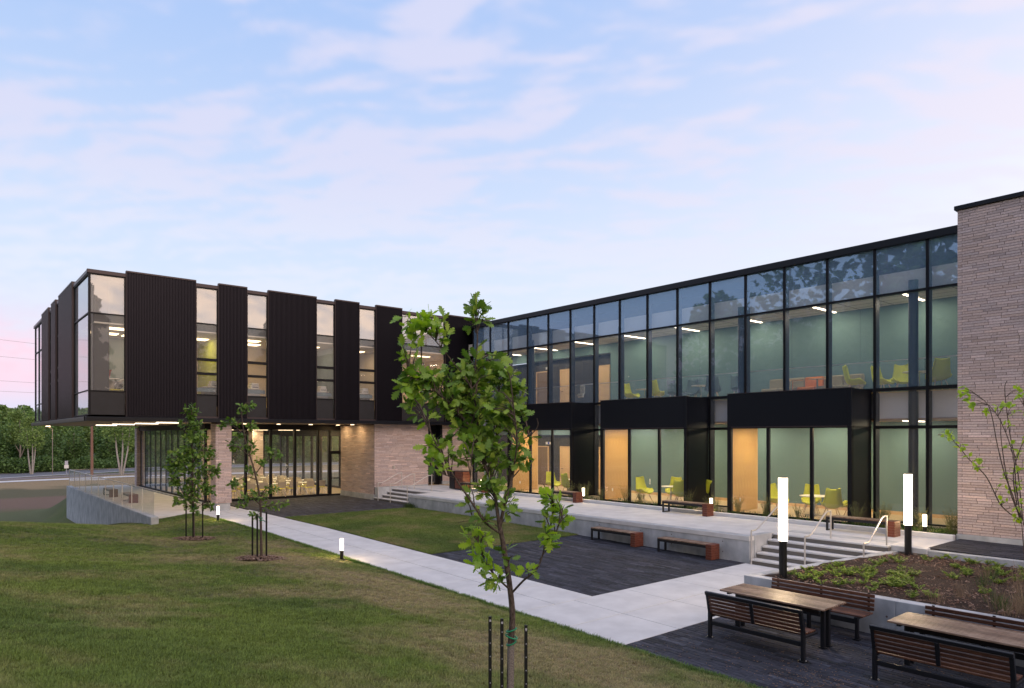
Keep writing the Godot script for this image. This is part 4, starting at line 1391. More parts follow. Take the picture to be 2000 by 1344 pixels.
func shell_chair(m: Material) -> Node3D:
	# high backed lounge chair: one swept shell on four splayed legs; faces +z, origin on the floor
	var t := Node3D.new()
	var g := Geo.new()
	# profile from the front lip up to the head: (z, y, half width)
	var pr := [[0.36, 0.385, 0.20], [0.33, 0.42, 0.27], [0.2, 0.415, 0.32], [0.02, 0.39, 0.34], [-0.14, 0.40, 0.345], [-0.24, 0.47, 0.335], [-0.295, 0.60, 0.30], [-0.33, 0.76, 0.265], [-0.36, 0.92, 0.25], [-0.38, 1.02, 0.235], [-0.385, 1.04, 0.19]]
	var rows := []
	for p in pr:
		var r := []
		for j in 9:
			var u := (j - 4) / 4.0
			var lift: float = 0.17 * pow(absf(u), 2.4) * (1.0 if p[0] < 0.25 else 0.35)
			var back: bool = p[1] > 0.46
			r.append(Vector3(u * p[2], p[1] + (lift * 0.25 if back else lift), p[0] + (lift * 0.75 if back else 0.0)))
		rows.append(r)
	for s in [0.0, 1.0]:
		for i in rows.size() - 1:
			for j in 8:
				var o: Vector3 = Vector3(0, -0.045, -0.02) * s
				var a: Vector3 = rows[i][j] + o
				var b: Vector3 = rows[i][j + 1] + o
				var c: Vector3 = rows[i + 1][j + 1] + o
				var d: Vector3 = rows[i + 1][j] + o
				if s == 0.0: g.quad(a, b, c, d)
				else: g.quad(b, a, d, c)
	for i in rows.size() - 1:
		for j in [0, 8]:
			var o := Vector3(0, -0.045, -0.02)
			g.quad(rows[i][j], rows[i + 1][j], rows[i + 1][j] + o, rows[i][j] + o)
	for i in [0, rows.size() - 1]:
		for j in 8:
			var o := Vector3(0, -0.045, -0.02)
			g.quad(rows[i][j], rows[i][j + 1], rows[i][j + 1] + o, rows[i][j] + o)
	var sg := smooth(g)
	obj("seat_shell", sg, m, t)
	for x in [-1.0, 1.0]:
		for z in [-1.0, 1.0]:
			var l := Geo.new()
			l.tube([Vector3(x * 0.15, 0.37, z * 0.13), Vector3(x * 0.26, 0.0, z * 0.26)], [0.018, 0.012], 8)
			obj("leg", l, M.leg_wood, t)
	return t

func smooth(g: Geo) -> ArrayMesh:
	var st2 := SurfaceTool.new()
	st2.begin(Mesh.PRIMITIVE_TRIANGLES)
	st2.set_smooth_group(0)
	for i in range(0, g.ix.size()):
		st2.add_vertex(g.v[g.ix[i]].snapped(Vector3.ONE * 0.0001))
	st2.generate_normals()
	return st2.commit()

func place(proto: Node3D, called: String, at: Vector3, turn: float, label: String, cat: String, group := "", scl := 1.0) -> Node3D:
	var o: Node3D = proto.duplicate()
	o.name = numbered(called)
	add_child(o)
	o.position = at
	o.rotation.y = turn
	o.scale = Vector3.ONE * scl
	tag(o, label, cat, group)
	return o

func round_table_proto(h: float, r: float) -> Node3D:
	var t := Node3D.new()
	var g := Geo.new()
	g.cyl(Vector3(0, h - 0.025, 0), 0.025, r, 32)
	obj("table_top", g, M.white_top, t)
	g = Geo.new()
	g.cyl(Vector3(0, 0.03, 0), h - 0.056, 0.03, 12)
	obj("column", g, M.chrome, t)
	g = Geo.new()
	for k in 4: g.bar(Vector3(0, 0.02, 0), Vector3(0.3, 0.012, 0).rotated(Vector3.UP, k * PI / 2 + 0.4), 0.04, 0.025)
	obj("base", g, M.chrome, t)
	return t

func lounge() -> void:
	var lime := shell_chair(M.lime_fabric)
	var grey := shell_chair(M.grey_fabric)
	var tb := round_table_proto(0.72, 0.42)
	var tw := round_table_proto(0.72, 0.5)
	var f := 0.68
	var gl := "lime lounge chairs on the ground floor"
	var spots := [
		# bay nearest the corner
		[-25.1, -23.75, 1.4, "lime high backed chair turned to the right in the bay nearest the inner corner"],
		[-24.55, -24.6, 0.3, "lime high backed chair behind the table in the bay nearest the inner corner"],
		[-23.75, -23.5, 3.0, "lime chair seen from behind in the bay nearest the inner corner"],
		# middle bay
		[-19.35, -23.75, 1.45, "lime high backed chair beside the wood lining of the middle bay"],
		[-18.35, -24.55, 0.25, "lime high backed chair facing out behind the small table of the middle bay"],
		[-17.25, -23.55, 3.5, "lime chair seen from behind in front of the table of the middle bay"],
		[-16.75, -24.3, -1.3, "lime chair cut off by the right frame of the middle bay"],
		# right bay
		[-13.35, -24.1, 1.4, "lime chair beside the wood lining of the right bay, partly behind the lamp column"],
		[-12.35, -24.7, 0.35, "lime high backed chair facing out behind the round table of the right bay"],
		[-11.15, -23.75, 3.8, "lime chair seen from behind at the right of the round table in the right bay"],
		[-10.75, -24.45, -1.0, "lime high backed chair at the right edge of the right bay"]]
	for s in spots: place(lime, "lounge_chair", Vector3(s[0], f, s[1]), s[2], s[3], "chair", gl)
	place(tb, "side_table", Vector3(-24.2, f, -24.0), 0, "small white round table among the chairs nearest the inner corner", "table", "white round lounge tables")
	place(tb, "side_table", Vector3(-18.1, f, -24.0), 0, "small white round table in the middle bay", "table", "white round lounge tables")
	place(tw, "side_table", Vector3(-11.95, f, -24.15), 0, "large white round table in the right bay", "table", "white round lounge tables")
	# upstairs
	f = 5.0
	var gu := "lounge chairs on the upper floor"
	for s in [[-21.7, -25.7, 1.7, "lime upstairs chair furthest left behind the glass"], [-20.0, -25.4, 3.2, "lime upstairs chair, only its curved top showing, right of the round table"],
			[-11.1, -25.4, 1.9, "lime upstairs chair leaning back just right of the sofa"], [-10.35, -25.9, 1.4, "second lime upstairs chair right of the sofa"], [-9.75, -26.1, 0.5, "lime upstairs chair beside the thick round column"],
			[-8.4, -25.4, 3.9, "lime upstairs chair seen from behind, right of the thick column"], [-7.6, -25.9, -1.1, "lime upstairs chair against the brick block"]]:
		place(lime, "lounge_chair", Vector3(s[0], f, s[1]), s[2], s[3], "chair", gu)
	for s in [[-19.3, -25.9, 1.4, "grey upstairs chair left of the low table in the middle of the glass front"], [-18.6, -26.2, 0.4, "grey upstairs chair behind the other grey ones"], [-16.9, -25.3, 3.6, "dark grey upstairs chair seen from behind left of a black post"], [-15.9, -25.7, 1.2, "dark grey upstairs chair facing right, left of the sofa"]]:
		place(grey, "lounge_chair", Vector3(s[0], f, s[1]), s[2], s[3], "chair", gu)
	place(tb, "side_table", Vector3(-20.8, f, -25.6), 0, "round upstairs table between the two lime chairs on the left", "table", "round tables upstairs")
	place(tb, "side_table", Vector3(-17.7, f, -25.6), 0, "round upstairs table between the grey chairs", "table", "round tables upstairs")
	place(tw, "side_table", Vector3(-9.1, f, -25.75), 0, "round upstairs table behind the thick column", "table", "round tables upstairs")
	var so := thing("sofa", "long olive sofa with one orange seat, upstairs against the teal wall", "sofa", Vector3(-13.2, f, -26.4))
	for i in 5:
		var a := -1.9 + i * 0.76
		var m: Material = M.orange_fabric if i == 2 else M.sofa_fabric
		boxp("seat_cushion", Vector3(a + 0.01, 0.2, -0.25), Vector3(a + 0.75, 0.44, 0.45), m, so, 0.04)
		boxp("back_cushion", Vector3(a + 0.01, 0.36, -0.36), Vector3(a + 0.75, 0.86, -0.2), m, so, 0.04)
	boxp("plinth", Vector3(-1.85, 0, -0.3), Vector3(1.85, 0.2, 0.4), M.screen_black, so)
	for x in [-13.6, -12.6]:
		var lt := thing("laptop_table", "small wooden tablet table on a pole in front of the sofa, %s one" % ("left" if x < -13.1 else "right"), "table", Vector3(x, f, -25.8), 0, "tablet tables at the sofa")
		boxp("top", Vector3(-0.3, 0.68, -0.2), Vector3(0.3, 0.705, 0.2), M.door_wood, lt, 0.008)
		boxp("pole", Vector3(-0.025, 0.02, 0.1), Vector3(0.025, 0.679, 0.15), M.chrome, lt)
		boxp("foot", Vector3(-0.25, 0, -0.15), Vector3(0.25, 0.02, 0.15), M.chrome, lt)
	lime.free(); grey.free(); tb.free(); tw.free()

func office_things() -> void:
	var pp := thing("potted_plant", "spiky green plant in a terracotta pot on the corner office shelf", "plant", Vector3(-34.6, 6.06, -5.85))
	var g := Geo.new()
	g.tube([Vector3.ZERO, Vector3(0, 0.3, 0), Vector3(0, 0.31, 0), Vector3(0, 0.36, 0)], [0.14, 0.19, 0.215, 0.215], 20)
	obj("pot", g, M.terracotta, pp)
	g = Geo.new()
	for k in 26:
		var a := rng.randf() * TAU
		var l := rng.randf_range(0.25, 0.5)
		var d := Vector3(cos(a), 0, sin(a))
		var lean := rng.randf_range(0.1, 0.9)
		g.col = Color(0.07, 0.13, 0.03) * rng.randf_range(0.7, 1.4)
		var o := Vector3(0, 0.35, 0)
		var m1 := o + d * l * lean * 0.45 + Vector3(0, l * 0.7, 0)
		var tip := o + d * l * lean + Vector3(0, l * (1.0 - lean * 0.35), 0)
		var s := d.cross(Vector3.UP) * 0.014
		g.quad(o - s, o + s, m1 + s, m1 - s)
		g.tri(m1 - s, m1 + s, tip)
	obj("leaves", g, M.leaf_tint, pp)
	var sh := thing("low_shelf", "low white shelf table below the plant in the corner office", "table", Vector3(-34.7, 4.9, -5.95))
	boxp("top", Vector3(-0.35, 1.12, -0.4), Vector3(0.3, 1.155, 0.35), M.white_top, sh, 0.006)
	for z in [-0.3, 0.25]: boxp("leg", Vector3(-0.03, 0, z), Vector3(0.03, 1.119, z + 0.06), M.chrome, sh)
	var desk := thing("office_desk", "white desk with a dark monitor in the corner office", "desk", Vector3(-35.2, 4.9, -7.3))
	boxp("desk_top", Vector3(-0.6, 1.15, -0.9), Vector3(0.4, 1.185, 0.7), M.white_top, desk, 0.006)
	for z in [-0.8, 0.55]: boxp("leg", Vector3(-0.05, 0, z), Vector3(0.05, 1.149, z + 0.08), M.grey_board, desk)
	var mon := thing("monitor", "black computer monitor on the corner office desk", "monitor", Vector3(-35.25, 6.085, -7.05))
	boxp("screen", Vector3(-0.02, 0.12, -0.35), Vector3(0.02, 0.55, 0.35), M.screen_black, mon, 0.008)
	boxp("stand", Vector3(-0.08, 0.0, -0.1), Vector3(0.08, 0.119, 0.1), M.screen_black, mon)
	var ch := thing("office_chair", "office chair with a yellow seat and a dark coat on it, in the corner office", "chair", Vector3(-34.55, 4.9, -6.25))
	boxp("seat", Vector3(-0.25, 0.62, -0.3), Vector3(0.25, 0.68, 0.3), M.chair_seat, ch, 0.02)
	boxp("backrest", Vector3(-0.3, 0.7, -0.28), Vector3(-0.26, 1.08, 0.28), M.chair_shell, ch, 0.015)
	boxp("coat", Vector3(-0.22, 0.681, -0.25), Vector3(0.1, 1.0, 0.05), M.screen_black, ch, 0.1)
	for z in [-0.25, 0.22]: boxp("leg", Vector3(-0.02, 0, z), Vector3(0.02, 0.619, z + 0.03), M.chrome, ch)
	for s in [[-34.5, -10.15, "white printer and boxes on a cabinet in the lime walled office"], [-34.6, -12.1, "desk with a dark chair and papers behind the third window"], [-34.4, -15.6, "desk with drawers and a printer behind the blue walled office window"], [-34.4, -18.05, "stack of white printers behind the window left of the last ribbed panel"]]:
		var d := thing("office_cabinet", s[2], "cabinet", Vector3(s[0], 4.9, s[1]), 0, "cabinets behind the office windows")
		boxp("body", Vector3(-0.3, 0, -0.42), Vector3(0.25, 0.92, 0.3), M.screen_black if s[1] < -17 or s[1] > -11 else M.grey_board, d, 0.01)
		boxp("counter", Vector3(-0.35, 0.921, -0.45), Vector3(0.3, 0.95, 0.36), M.white_top, d, 0.005)
		boxp("printer", Vector3(-0.25, 0.951, -0.38), Vector3(0.2, 1.12, 0.02), M.white_plastic, d, 0.02)
		boxp("tray", Vector3(-0.22, 1.121, -0.36), Vector3(0.18, 1.24, -0.02), M.white_plastic, d, 0.02)
		boxp("drawer_slot", Vector3(0.201, 1.02, -0.34), Vector3(0.206, 1.05, -0.05), M.screen_black, d)

func dining_things() -> void:
	# stacking chair: pale shell, yellow seat, four steel legs on castors; faces +z
	var p := Node3D.new()
	boxp("seat", Vector3(-0.23, 0.43, -0.2), Vector3(0.23, 0.47, 0.24), M.chair_seat, p, 0.015)
	var g := Geo.new()
	g.obev(Transform3D(Basis(Vector3.RIGHT, -0.16), Vector3(0, 0.68, -0.25)), Vector3(0.46, 0.36, 0.025), 0.01)
	obj("backrest", g, M.chair_shell, p)
	g = Geo.new()
	for x in [-0.24, 0.24]: g.tube([Vector3(x, 0.45, 0.1), Vector3(x, 0.47, -0.2), Vector3(x * 0.98, 0.84, -0.285)], [0.012], 6)
	obj("frame", g, M.chrome, p)
	for x in [-0.23, 0.23]:
		for z in [-0.24, 0.22]:
			g = Geo.new()
			g.tube([Vector3(x, 0.44, z * 0.6), Vector3(x, 0.05, z)], [0.012], 6)
			g.tube([Vector3(x - 0.015, 0.025, z), Vector3(x + 0.015, 0.025, z)], [0.025], 8)
			obj("leg", g, M.chrome, p)
	var t := Node3D.new()
	boxp("table_top", Vector3(-0.38, 0.71, -0.76), Vector3(0.38, 0.735, 0.76), M.white_top, t, 0.006)
	for z in [-0.6, 0.6]:
		g = Geo.new()
		g.box(Vector3(-0.02, 0.03, z - 0.03), Vector3(0.02, 0.709, z + 0.03))
		g.box(Vector3(-0.3, 0.0, z - 0.025), Vector3(0.3, 0.03, z + 0.025))
		obj("leg", g, M.chrome, t)
	var rows := ["first row behind the courtyard glass", "second row from the courtyard glass", "third row from the courtyard glass", "fourth row from the courtyard glass"]
	var cols := ["nearest the glass corner", "second from the glass corner", "third from the glass corner", "nearest the glass door"]
	for i in 4:
		for j in 4:
			var c := Vector3(-39.9 - i * 2.15, 0.012, -12.3 - j * 1.75)
			place(t, "dining_table", c, 0, "white dining table in the %s, %s" % [rows[i], cols[j]], "table", "dining hall tables")
			for k in 4:
				var sx := 1.0 if k < 2 else -1.0
				var dz := -0.38 if k % 2 == 0 else 0.38
				place(p, "dining_chair", c + Vector3(sx * 0.56 + rng.randf_range(-0.06, 0.06), 0, dz + rng.randf_range(-0.05, 0.05)), (-PI / 2 if sx > 0 else PI / 2) + rng.randf_range(-0.15, 0.15),
					"%s %s dining chair at the %s row table %s" % ["near" if sx > 0 else "far", "right" if k % 2 == 0 else "left", ["first", "second", "third", "fourth"][i], cols[j]], "chair", "dining hall chairs")
	p.free(); t.free()

func furniture() -> void:
	var gl := "block benches on the lower paving"
	block_bench(Vector3(-15.62, gy(-15.6) + 0.012, -17.72), 0, "backless slatted bench against the terrace wall, left one on the dark paving", gl)
	block_bench(Vector3(-12.75, gy(-12.7) + 0.012, -17.72), 0, "backless slatted bench against the terrace wall, right one on the dark paving", gl)
	var gt := "block benches on the terrace"
	block_bench(Vector3(-15.42, 0.64, -21.42), 0, "backless bench on the terrace between the middle and right bay", gt)
	block_bench(Vector3(-9.05, 0.64, -21.2), 0, "backless bench on the terrace behind the right hand steps", gt)
	block_bench(Vector3(-22.0, 0.64, -21.45), 0, "backless bench on the terrace behind the young oak, by the bay nearest the corner", gt)
	block_bench(Vector3(-28.75, 0.64, -21.6), 0, "backless bench on the terrace beside the wood fronted bin", gt)
	var gw := "block benches under the overhang"
	block_bench(Vector3(-46.0, 0.012, -8.0), 0, "dark bench behind the glass guard under the overhang, far one", gw)
	block_bench(Vector3(-41.4, 0.012, -8.1), 0, "dark bench behind the glass guard under the overhang, near one", gw)
	# litter and recycling cabinet
	var b := thing("litter_bin", "black litter cabinet with a red wood slat front on the terrace", "bin", Vector3(-30.35, 0.64, -21.85))
	boxp("body", Vector3(-0.62, 0.04, -0.3), Vector3(-0.14, 1.0, 0.3), M.black_metal, b, 0.02)
	boxp("body", Vector3(-0.125, 0.03, -0.28), Vector3(0.56, 1.0, 0.26), M.black_metal, b, 0.02)
	for i in 6: boxp("front_slat", Vector3(-0.11, 0.06 + i * 0.155, 0.262), Vector3(0.55, 0.205 + i * 0.155, 0.29), M.red_wood, b, 0.006)
	for i in 6: boxp("side_slat", Vector3(0.562, 0.06 + i * 0.155, -0.26), Vector3(0.59, 0.205 + i * 0.155, 0.26), M.red_wood, b, 0.006)
	# picnic places
	var y := gy(-6.6) + 0.012
	picnic_table(Vector3(-6.62, y, -12.07), "left slatted picnic table with a warm shine on its top")
	back_bench(Vector3(-6.53, y, -11.02), 0, "slatted bench seen from behind at the left picnic table")
	wall_bench(Vector3(-6.52, y, -13.36), "slatted wall bench behind the left picnic table")
	y = gy(-3.6) + 0.012
	picnic_table(Vector3(-3.66, y, -12.3), "right slatted picnic table running out of the frame")
	back_bench(Vector3(-3.66, y, -11.12), 0, "slatted bench seen from behind at the right picnic table, cut by the frame")
	wall_bench(Vector3(-3.62, y, -13.36), "slatted wall bench behind the right picnic table")
	# lamps
	lamp_column(Vector3(-7.73, 0.42, -14.2), 2.22, "tall glowing white light column at the front corner of the planter")
	lamp_column(Vector3(-7.12, 0.42, -19.4), 2.14, "tall glowing white light column at the back corner of the planter")
	var gb := "bollard lights along the path"
	bollard(Vector3(-18.3, land(-18.3, -9.0), -9.0), 0.60, 0.052, "low bollard light on the grass edge halfway along the path", gb, 0.8)
	bollard(Vector3(-29.4, land(-29.4, -8.98), -8.98), 0.60, 0.052, "low bollard light at the far end of the path near the brick column", gb, 0.8)
	var gg := "bollard lights in the planting bed"
	for s in [[-28.9, "small bed light beside the bench by the bin"], [-21.4, "small bed light behind the bench nearest the bay by the corner"], [-14.85, "small bed light behind the bench left of the right bay"], [-7.75, "small bed light behind the back light column"]]:
		bollard(Vector3(s[0], 0.60, -22.35 if s[0] > -10 else -22.1), 0.62, 0.055, s[1], gg, 0.5)
	planter()
	lounge()
	office_things()
	dining_things()
	street_things()

func planter() -> void:
	var p := thing("planter", "raised concrete planter full of bark mulch beside the steps and picnic tables", "planter")
	var y0 := -0.5
	var top := 0.5
	boxp("front_wall", Vector3(-8.3, y0, -13.82), Vector3(-5.2, top, -13.58), M.wall_concrete, p, 0.012)
	boxp("front_wall", Vector3(-5.196, y0, -13.82), Vector3(-2.2, top, -13.58), M.wall_concrete, p, 0.012)
	boxp("front_wall", Vector3(-2.196, y0, -13.82), Vector3(4, top, -13.58), M.wall_concrete, p, 0.012)
	for x in [-7.9, -7.1, -6.0, -5.35, -5.05, -4.0]:
		var g := Geo.new()
		g.tube([Vector3(x, 0.18, -13.585), Vector3(x, 0.18, -13.577)], [0.02], 8)
		obj("tie_hole", g, M.mortar, p)
	var g := Geo.new()
	var a := Vector3(-8.19, 0, -13.82)
	var b := Vector3(-7.45, 0, -19.65)
	g.obev(Transform3D(Basis.looking_at((b - a).normalized(), Vector3.UP), (a + b) / 2 + Vector3(0, (top + y0) / 2 - 0.002, 0)), Vector3(0.2, top - y0, a.distance_to(b)), 0.012)
	obj("side_wall", g, M.wall_concrete, p)
	boxp("back_wall", Vector3(-7.36, y0, -19.72), Vector3(4, top + 0.10, -19.52), M.wall_concrete, p, 0.012)
	g = Geo.new()
	var pts := PackedVector3Array()
	var cols := PackedColorArray()
	for j in 20:
		for i in 26:
			var z := lerpf(-19.55, -13.8, j / 19.0)
			var x := lerpf(lerpf(-7.4, -8.1, j / 19.0), 3.9, i / 25.0)
			pts.append(Vector3(x, 0.44 + n_fine.get_noise_2d(x * 1.4, z * 1.4) * 0.05 + 0.06 * sin(j * 0.16), z))
			cols.append(Color.WHITE)
	g.grid(26, pts, cols)
	obj("soil", g, M.mulch, p)

func street_things() -> void:
	var up := thing("utility_pole", "reddish wooden utility pole across the lawn, seen under the overhang", "utility pole", Vector3(-131.5, -3.0, -20.2))
	var g := Geo.new()
	g.tube([Vector3.ZERO, Vector3(0, 21, 0)], [0.22, 0.15], 10)
	obj("pole", g, M.pole_wood, up)
	boxp("crossarm", Vector3(-1.2, 19.8, -0.06), Vector3(1.2, 19.95, 0.06), M.pole_wood, up)
	for k in 4:
		var y: float = [17.6, 15.2, 11.7, 10.2][k]
		var c := thing("power_line", "%s of the four thin overhead wires at the left edge" % ["topmost", "second from the top", "third from the top", "lowest"][k], "wire")
		g = Geo.new()
		var pts := []
		for i in 25:
			var u := i / 24.0
			pts.append(Vector3(lerpf(-131.5, -60.0, u), y - 1.6 * 4.0 * u * (1.0 - u) * 0.4 + (3.0 if k == 0 else 2.0) * (-u) * 0.0, lerpf(-20.2 + k * 0.3, 92.0, u)))
		g.tube(pts, [0.018], 5)
		obj("cable", g, M.grey_bark, c)
	for s in [[-139.0, -17.6, 2.6, "sign_grey", "small grey and white road sign past the road"], [-137.0, -28.5, 4.6, "sign_blue", "blue and white road sign on a post right of the birches"]]:
		var t := thing("road_sign", s[4], "sign", Vector3(s[0], -3.0, s[1]), 1.2)
		t.scale = Vector3(0.6, 0.75, 0.6)
		boxp("post", Vector3(-0.05, 0, -0.05), Vector3(0.05, s[2] - 0.2, 0.0), M.sign_grey, t)
		boxp("plate", Vector3(-0.55, s[2] - 1.3, 0.002), Vector3(0.55, s[2] - 0.55, 0.03), M.white_plastic, t, 0.01)
		boxp("plate", Vector3(-0.4, s[2] - 0.54, 0.002), Vector3(0.4, s[2] + 0.4, 0.03), M[s[3]], t, 0.01)
	var hp := thing("yellow_post", "short yellow post beyond the glass guard", "bollard", Vector3(-66.0, -2.9, -13.2))
	g = Geo.new()
	g.tube([Vector3.ZERO, Vector3(0, 1.5, 0)], [0.25], 10)
	obj("post", g, M.yellow_paint, hp)
	var sl := thing("street_lamp", "distant street lamp with a small bright head in front of the trees", "street lamp", Vector3(-139.0, -3.0, -15.6))
	g = Geo.new()
	g.tube([Vector3.ZERO, Vector3(0, 7.6, 0), Vector3(0.6, 8.1, 0.6)], [0.05], 8)
	obj("pole", g, M.grey_bark, sl)
	boxp("lamp_head", Vector3(0.4, 8.05, 0.4), Vector3(1.1, 8.25, 1.0), M.lamp_soft, sl, 0.03)
	omni(Vector3(-138.3, 4.9, -14.9), 1.5, 0.2, Color(1.0, 0.85, 0.65))

func oak_leaf() -> ArrayMesh:
	# a lobed leaf one unit long, base at the origin, tip along +z, face up; folded along the rib and drooping at the tip
	var w := [0.03, 0.12, 0.11, 0.27, 0.15, 0.38, 0.17, 0.34, 0.14, 0.17, 0.02]
	var f := [0.0, 0.12, 0.20, 0.33, 0.36, 0.56, 0.55, 0.77, 0.75, 0.92, 1.0]
	var g := Geo.new()
	for i in w.size() - 1:
		var z0 := 0.05 + i * 0.095
		var z1 := 0.05 + (i + 1) * 0.095
		if i == w.size() - 2: z1 = 1.0
		for s in [-1.0, 1.0]:
			var m0 := Vector3(0, -0.10 * z0 * z0, z0 * 0.97)
			var m1 := Vector3(0, -0.10 * z1 * z1, z1 * 0.97)
			var e0 := Vector3(s * w[i], -0.10 * z0 * z0 + w[i] * 0.22 - w[i] * w[i] * 0.5, f[i] * 0.97)
			var e1 := Vector3(s * w[i + 1], -0.10 * z1 * z1 + w[i + 1] * 0.22 - w[i + 1] * w[i + 1] * 0.5, f[i + 1] * 0.97)
			if s > 0: g.quad(m0, m1, e1, e0)
			else: g.quad(m0, e0, e1, m1)
	g.tube([Vector3(0, 0, -0.12), Vector3(0, 0.0, 0.08)], [0.012], 4, false)
	return g.mesh()

func simple_leaf() -> ArrayMesh:
	var g := Geo.new()
	var w := [0.04, 0.26, 0.30, 0.20, 0.0]
	for i in 4:
		for s in [-1.0, 1.0]:
			var z0 := i * 0.25
			var z1 := z0 + 0.25
			var m0 := Vector3(0, -0.12 * z0 * z0, z0)
			var m1 := Vector3(0, -0.12 * z1 * z1, z1)
			var e0 := m0 + Vector3(s * w[i], w[i] * 0.25, 0)
			var e1 := m1 + Vector3(s * w[i + 1], w[i + 1] * 0.25, 0)
			if s > 0: g.quad(m0, m1, e1, e0)
			else: g.quad(m0, e0, e1, m1)
	return g.mesh()

func limb(px: Array, o: Vector2, k: float, r0: float, r1: float, zs: float, wob: float) -> Array:
	# points of a limb from its drawn course; depth swings to zs
	var pts := []
	var n := px.size()
	for i in n:
		var u := float(i) / maxf(1, n - 1)
		pts.append(Vector3((px[i][0] - o.x) * k, (o.y - px[i][1]) * k, zs * sin(u * PI * 0.5) + wob * sin(u * 7.0) * 0.3))
	# smooth it
	var out := []
	for i in n - 1:
		for s in 5:
			var t := s / 5.0
			var p0: Vector3 = pts[maxi(i - 1, 0)]
			var p3: Vector3 = pts[mini(i + 2, n - 1)]
			out.append((pts[i] as Vector3).cubic_interpolate(pts[i + 1], p0, p3, t))
	out.append(pts[n - 1])
	var rad := []
	for i in out.size(): rad.append(lerpf(r0, r1, float(i) / (out.size() - 1)))
	return [out, rad]

func sprig_leaves(limbs: Array, clusters: Array, o: Vector2, k: float, leaf: Vector2, twigs: Geo, rr: RandomNumberGenerator, deep: float, per := 5, thick := 1.0) -> Array:
	# leaves in bunches at the ends of twigs that grow from the nearest limb
	var nodes := []
	for l in limbs:
		for i in l[0].size():
			if i > 3: nodes.append(l[0][i])
	var out := []
	for c in clusters:
		var sprigs := maxi(1, int(c[4] * thick) / per)
		for s in sprigs:
			var d := Vector3(rr.randfn(), rr.randfn(), rr.randfn()).normalized() * pow(rr.randf(), 0.45)
			var at := Vector3((c[0] - o.x) * k + d.x * c[2] * k, (o.y - c[1]) * k + d.y * c[3] * k, d.z * c[2] * k * deep + (c[5] if c.size() > 5 else 0.0))
			var best: Vector3 = nodes[0]
			var bd := 1e9
			for q in nodes:
				var e: float = (q as Vector3).distance_squared_to(at - Vector3(0, 0.1, 0))
				if e < bd:
					bd = e
					best = q
			var far := minf(1.0, 0.75 / maxf(0.01, sqrt(bd)))
			var from := at.lerp(best, far)
			twigs.tube([from, from.lerp(at, 0.5) + Vector3(0, 0.03, 0), at], [0.0055, 0.004, 0.002], 5, false)
			var dir := (at - from).normalized()
			for i in per:
				var a := (dir * 0.6 + Vector3(rr.randfn(), rr.randfn() - 0.25, rr.randfn()) * 0.75).normalized()
				var sz := rr.randf_range(leaf.x, leaf.y)
				var up := (Vector3.UP * 0.8 + Vector3(rr.randfn(), rr.randfn(), rr.randfn()) * 0.55).normalized()
				var x := up.cross(a)
				if x.length() < 0.1: x = Vector3.RIGHT.cross(a)
				x = x.normalized()
				var b := Basis(x, a.cross(x).normalized(), a)
				out.append(Transform3D(b.scaled_local(Vector3(sz, sz, sz)), at + a * 0.012 - dir * rr.randf_range(0.0, 0.06)))
	return out

func stakes(t: Node3D, spots: Array, h: float, w: float) -> void:
	for s in spots:
		var g := Geo.new()
		g.box(Vector3(s[0] - w / 2, -0.1, s[1] - 0.004), Vector3(s[0] + w / 2, h + s[2], s[1] + 0.003))
		g.box(Vector3(s[0] - 0.004, -0.1, s[1] - w * 0.8), Vector3(s[0] + 0.004, h + s[2] - 0.002, s[1] - 0.0041))
		for i in int((h + s[2]) / 0.09):
			g.col = Color.WHITE
		var o := obj("stake", g, M.post_black, t)
		if w < 0.03:
			var q := Geo.new()
			for i in int((h + s[2]) / 0.1): q.obox(Transform3D(Basis(), Vector3(s[0] + 0.002, 0.1 + i * 0.1, s[1] + 0.0035)), Vector3(0.006, 0.008, 0.002))
			q.obox(Transform3D(Basis(), Vector3(s[0] + 0.002, h + s[2] - 0.03, s[1] + 0.0035)), Vector3(0.013, 0.016, 0.002))
			obj("stake_holes", q, M.sign_grey, o)

func mulch_ring(at: Vector3, r: float, label: String) -> void:
	var t := thing("mulch_ring", label, "mulch", at, 0.0, "mulch rings under the staked trees")
	var g := Geo.new()
	var pts := PackedVector3Array()
	var cols := PackedColorArray()
	for j in 9:
		for i in 25:
			var q := r * j / 8.0 * (1.0 + 0.10 * sin(i * 2.1) * (j / 8.0))
			var a := TAU * i / 24.0
			pts.append(Vector3(cos(a) * q, 0.05 * (1.0 - pow(j / 8.0, 2.0)) + 0.012 + land(at.x + cos(a) * q, at.z + sin(a) * q) - at.y, sin(a) * q))
			cols.append(Color.WHITE)
	g.grid(25, pts, cols)
	obj("mound", g, M.mulch, t)
	var c := Geo.new()
	for k in 700:
		var q := r * sqrt(rng.randf()) * 1.05
		var a := rng.randf() * TAU
		var p := Vector3(cos(a) * q, 0, sin(a) * q)
		p.y = 0.05 * (1.0 - q * q / r / r) + 0.02 + land(at.x + p.x, at.z + p.z) - at.y
		c.col = Color(0.17, 0.10, 0.07).lerp(Color(0.42, 0.31, 0.25), pow(rng.randf(), 2.0))
		c.obox(Transform3D(Basis.from_euler(Vector3(rng.randf_range(-0.4, 0.4), rng.randf() * TAU, rng.randf_range(-0.4, 0.4))), p), Vector3(rng.randf_range(0.03, 0.09), 0.006, 0.014))
	stuff(obj("bark_chips", c, M.blade_tint, t))

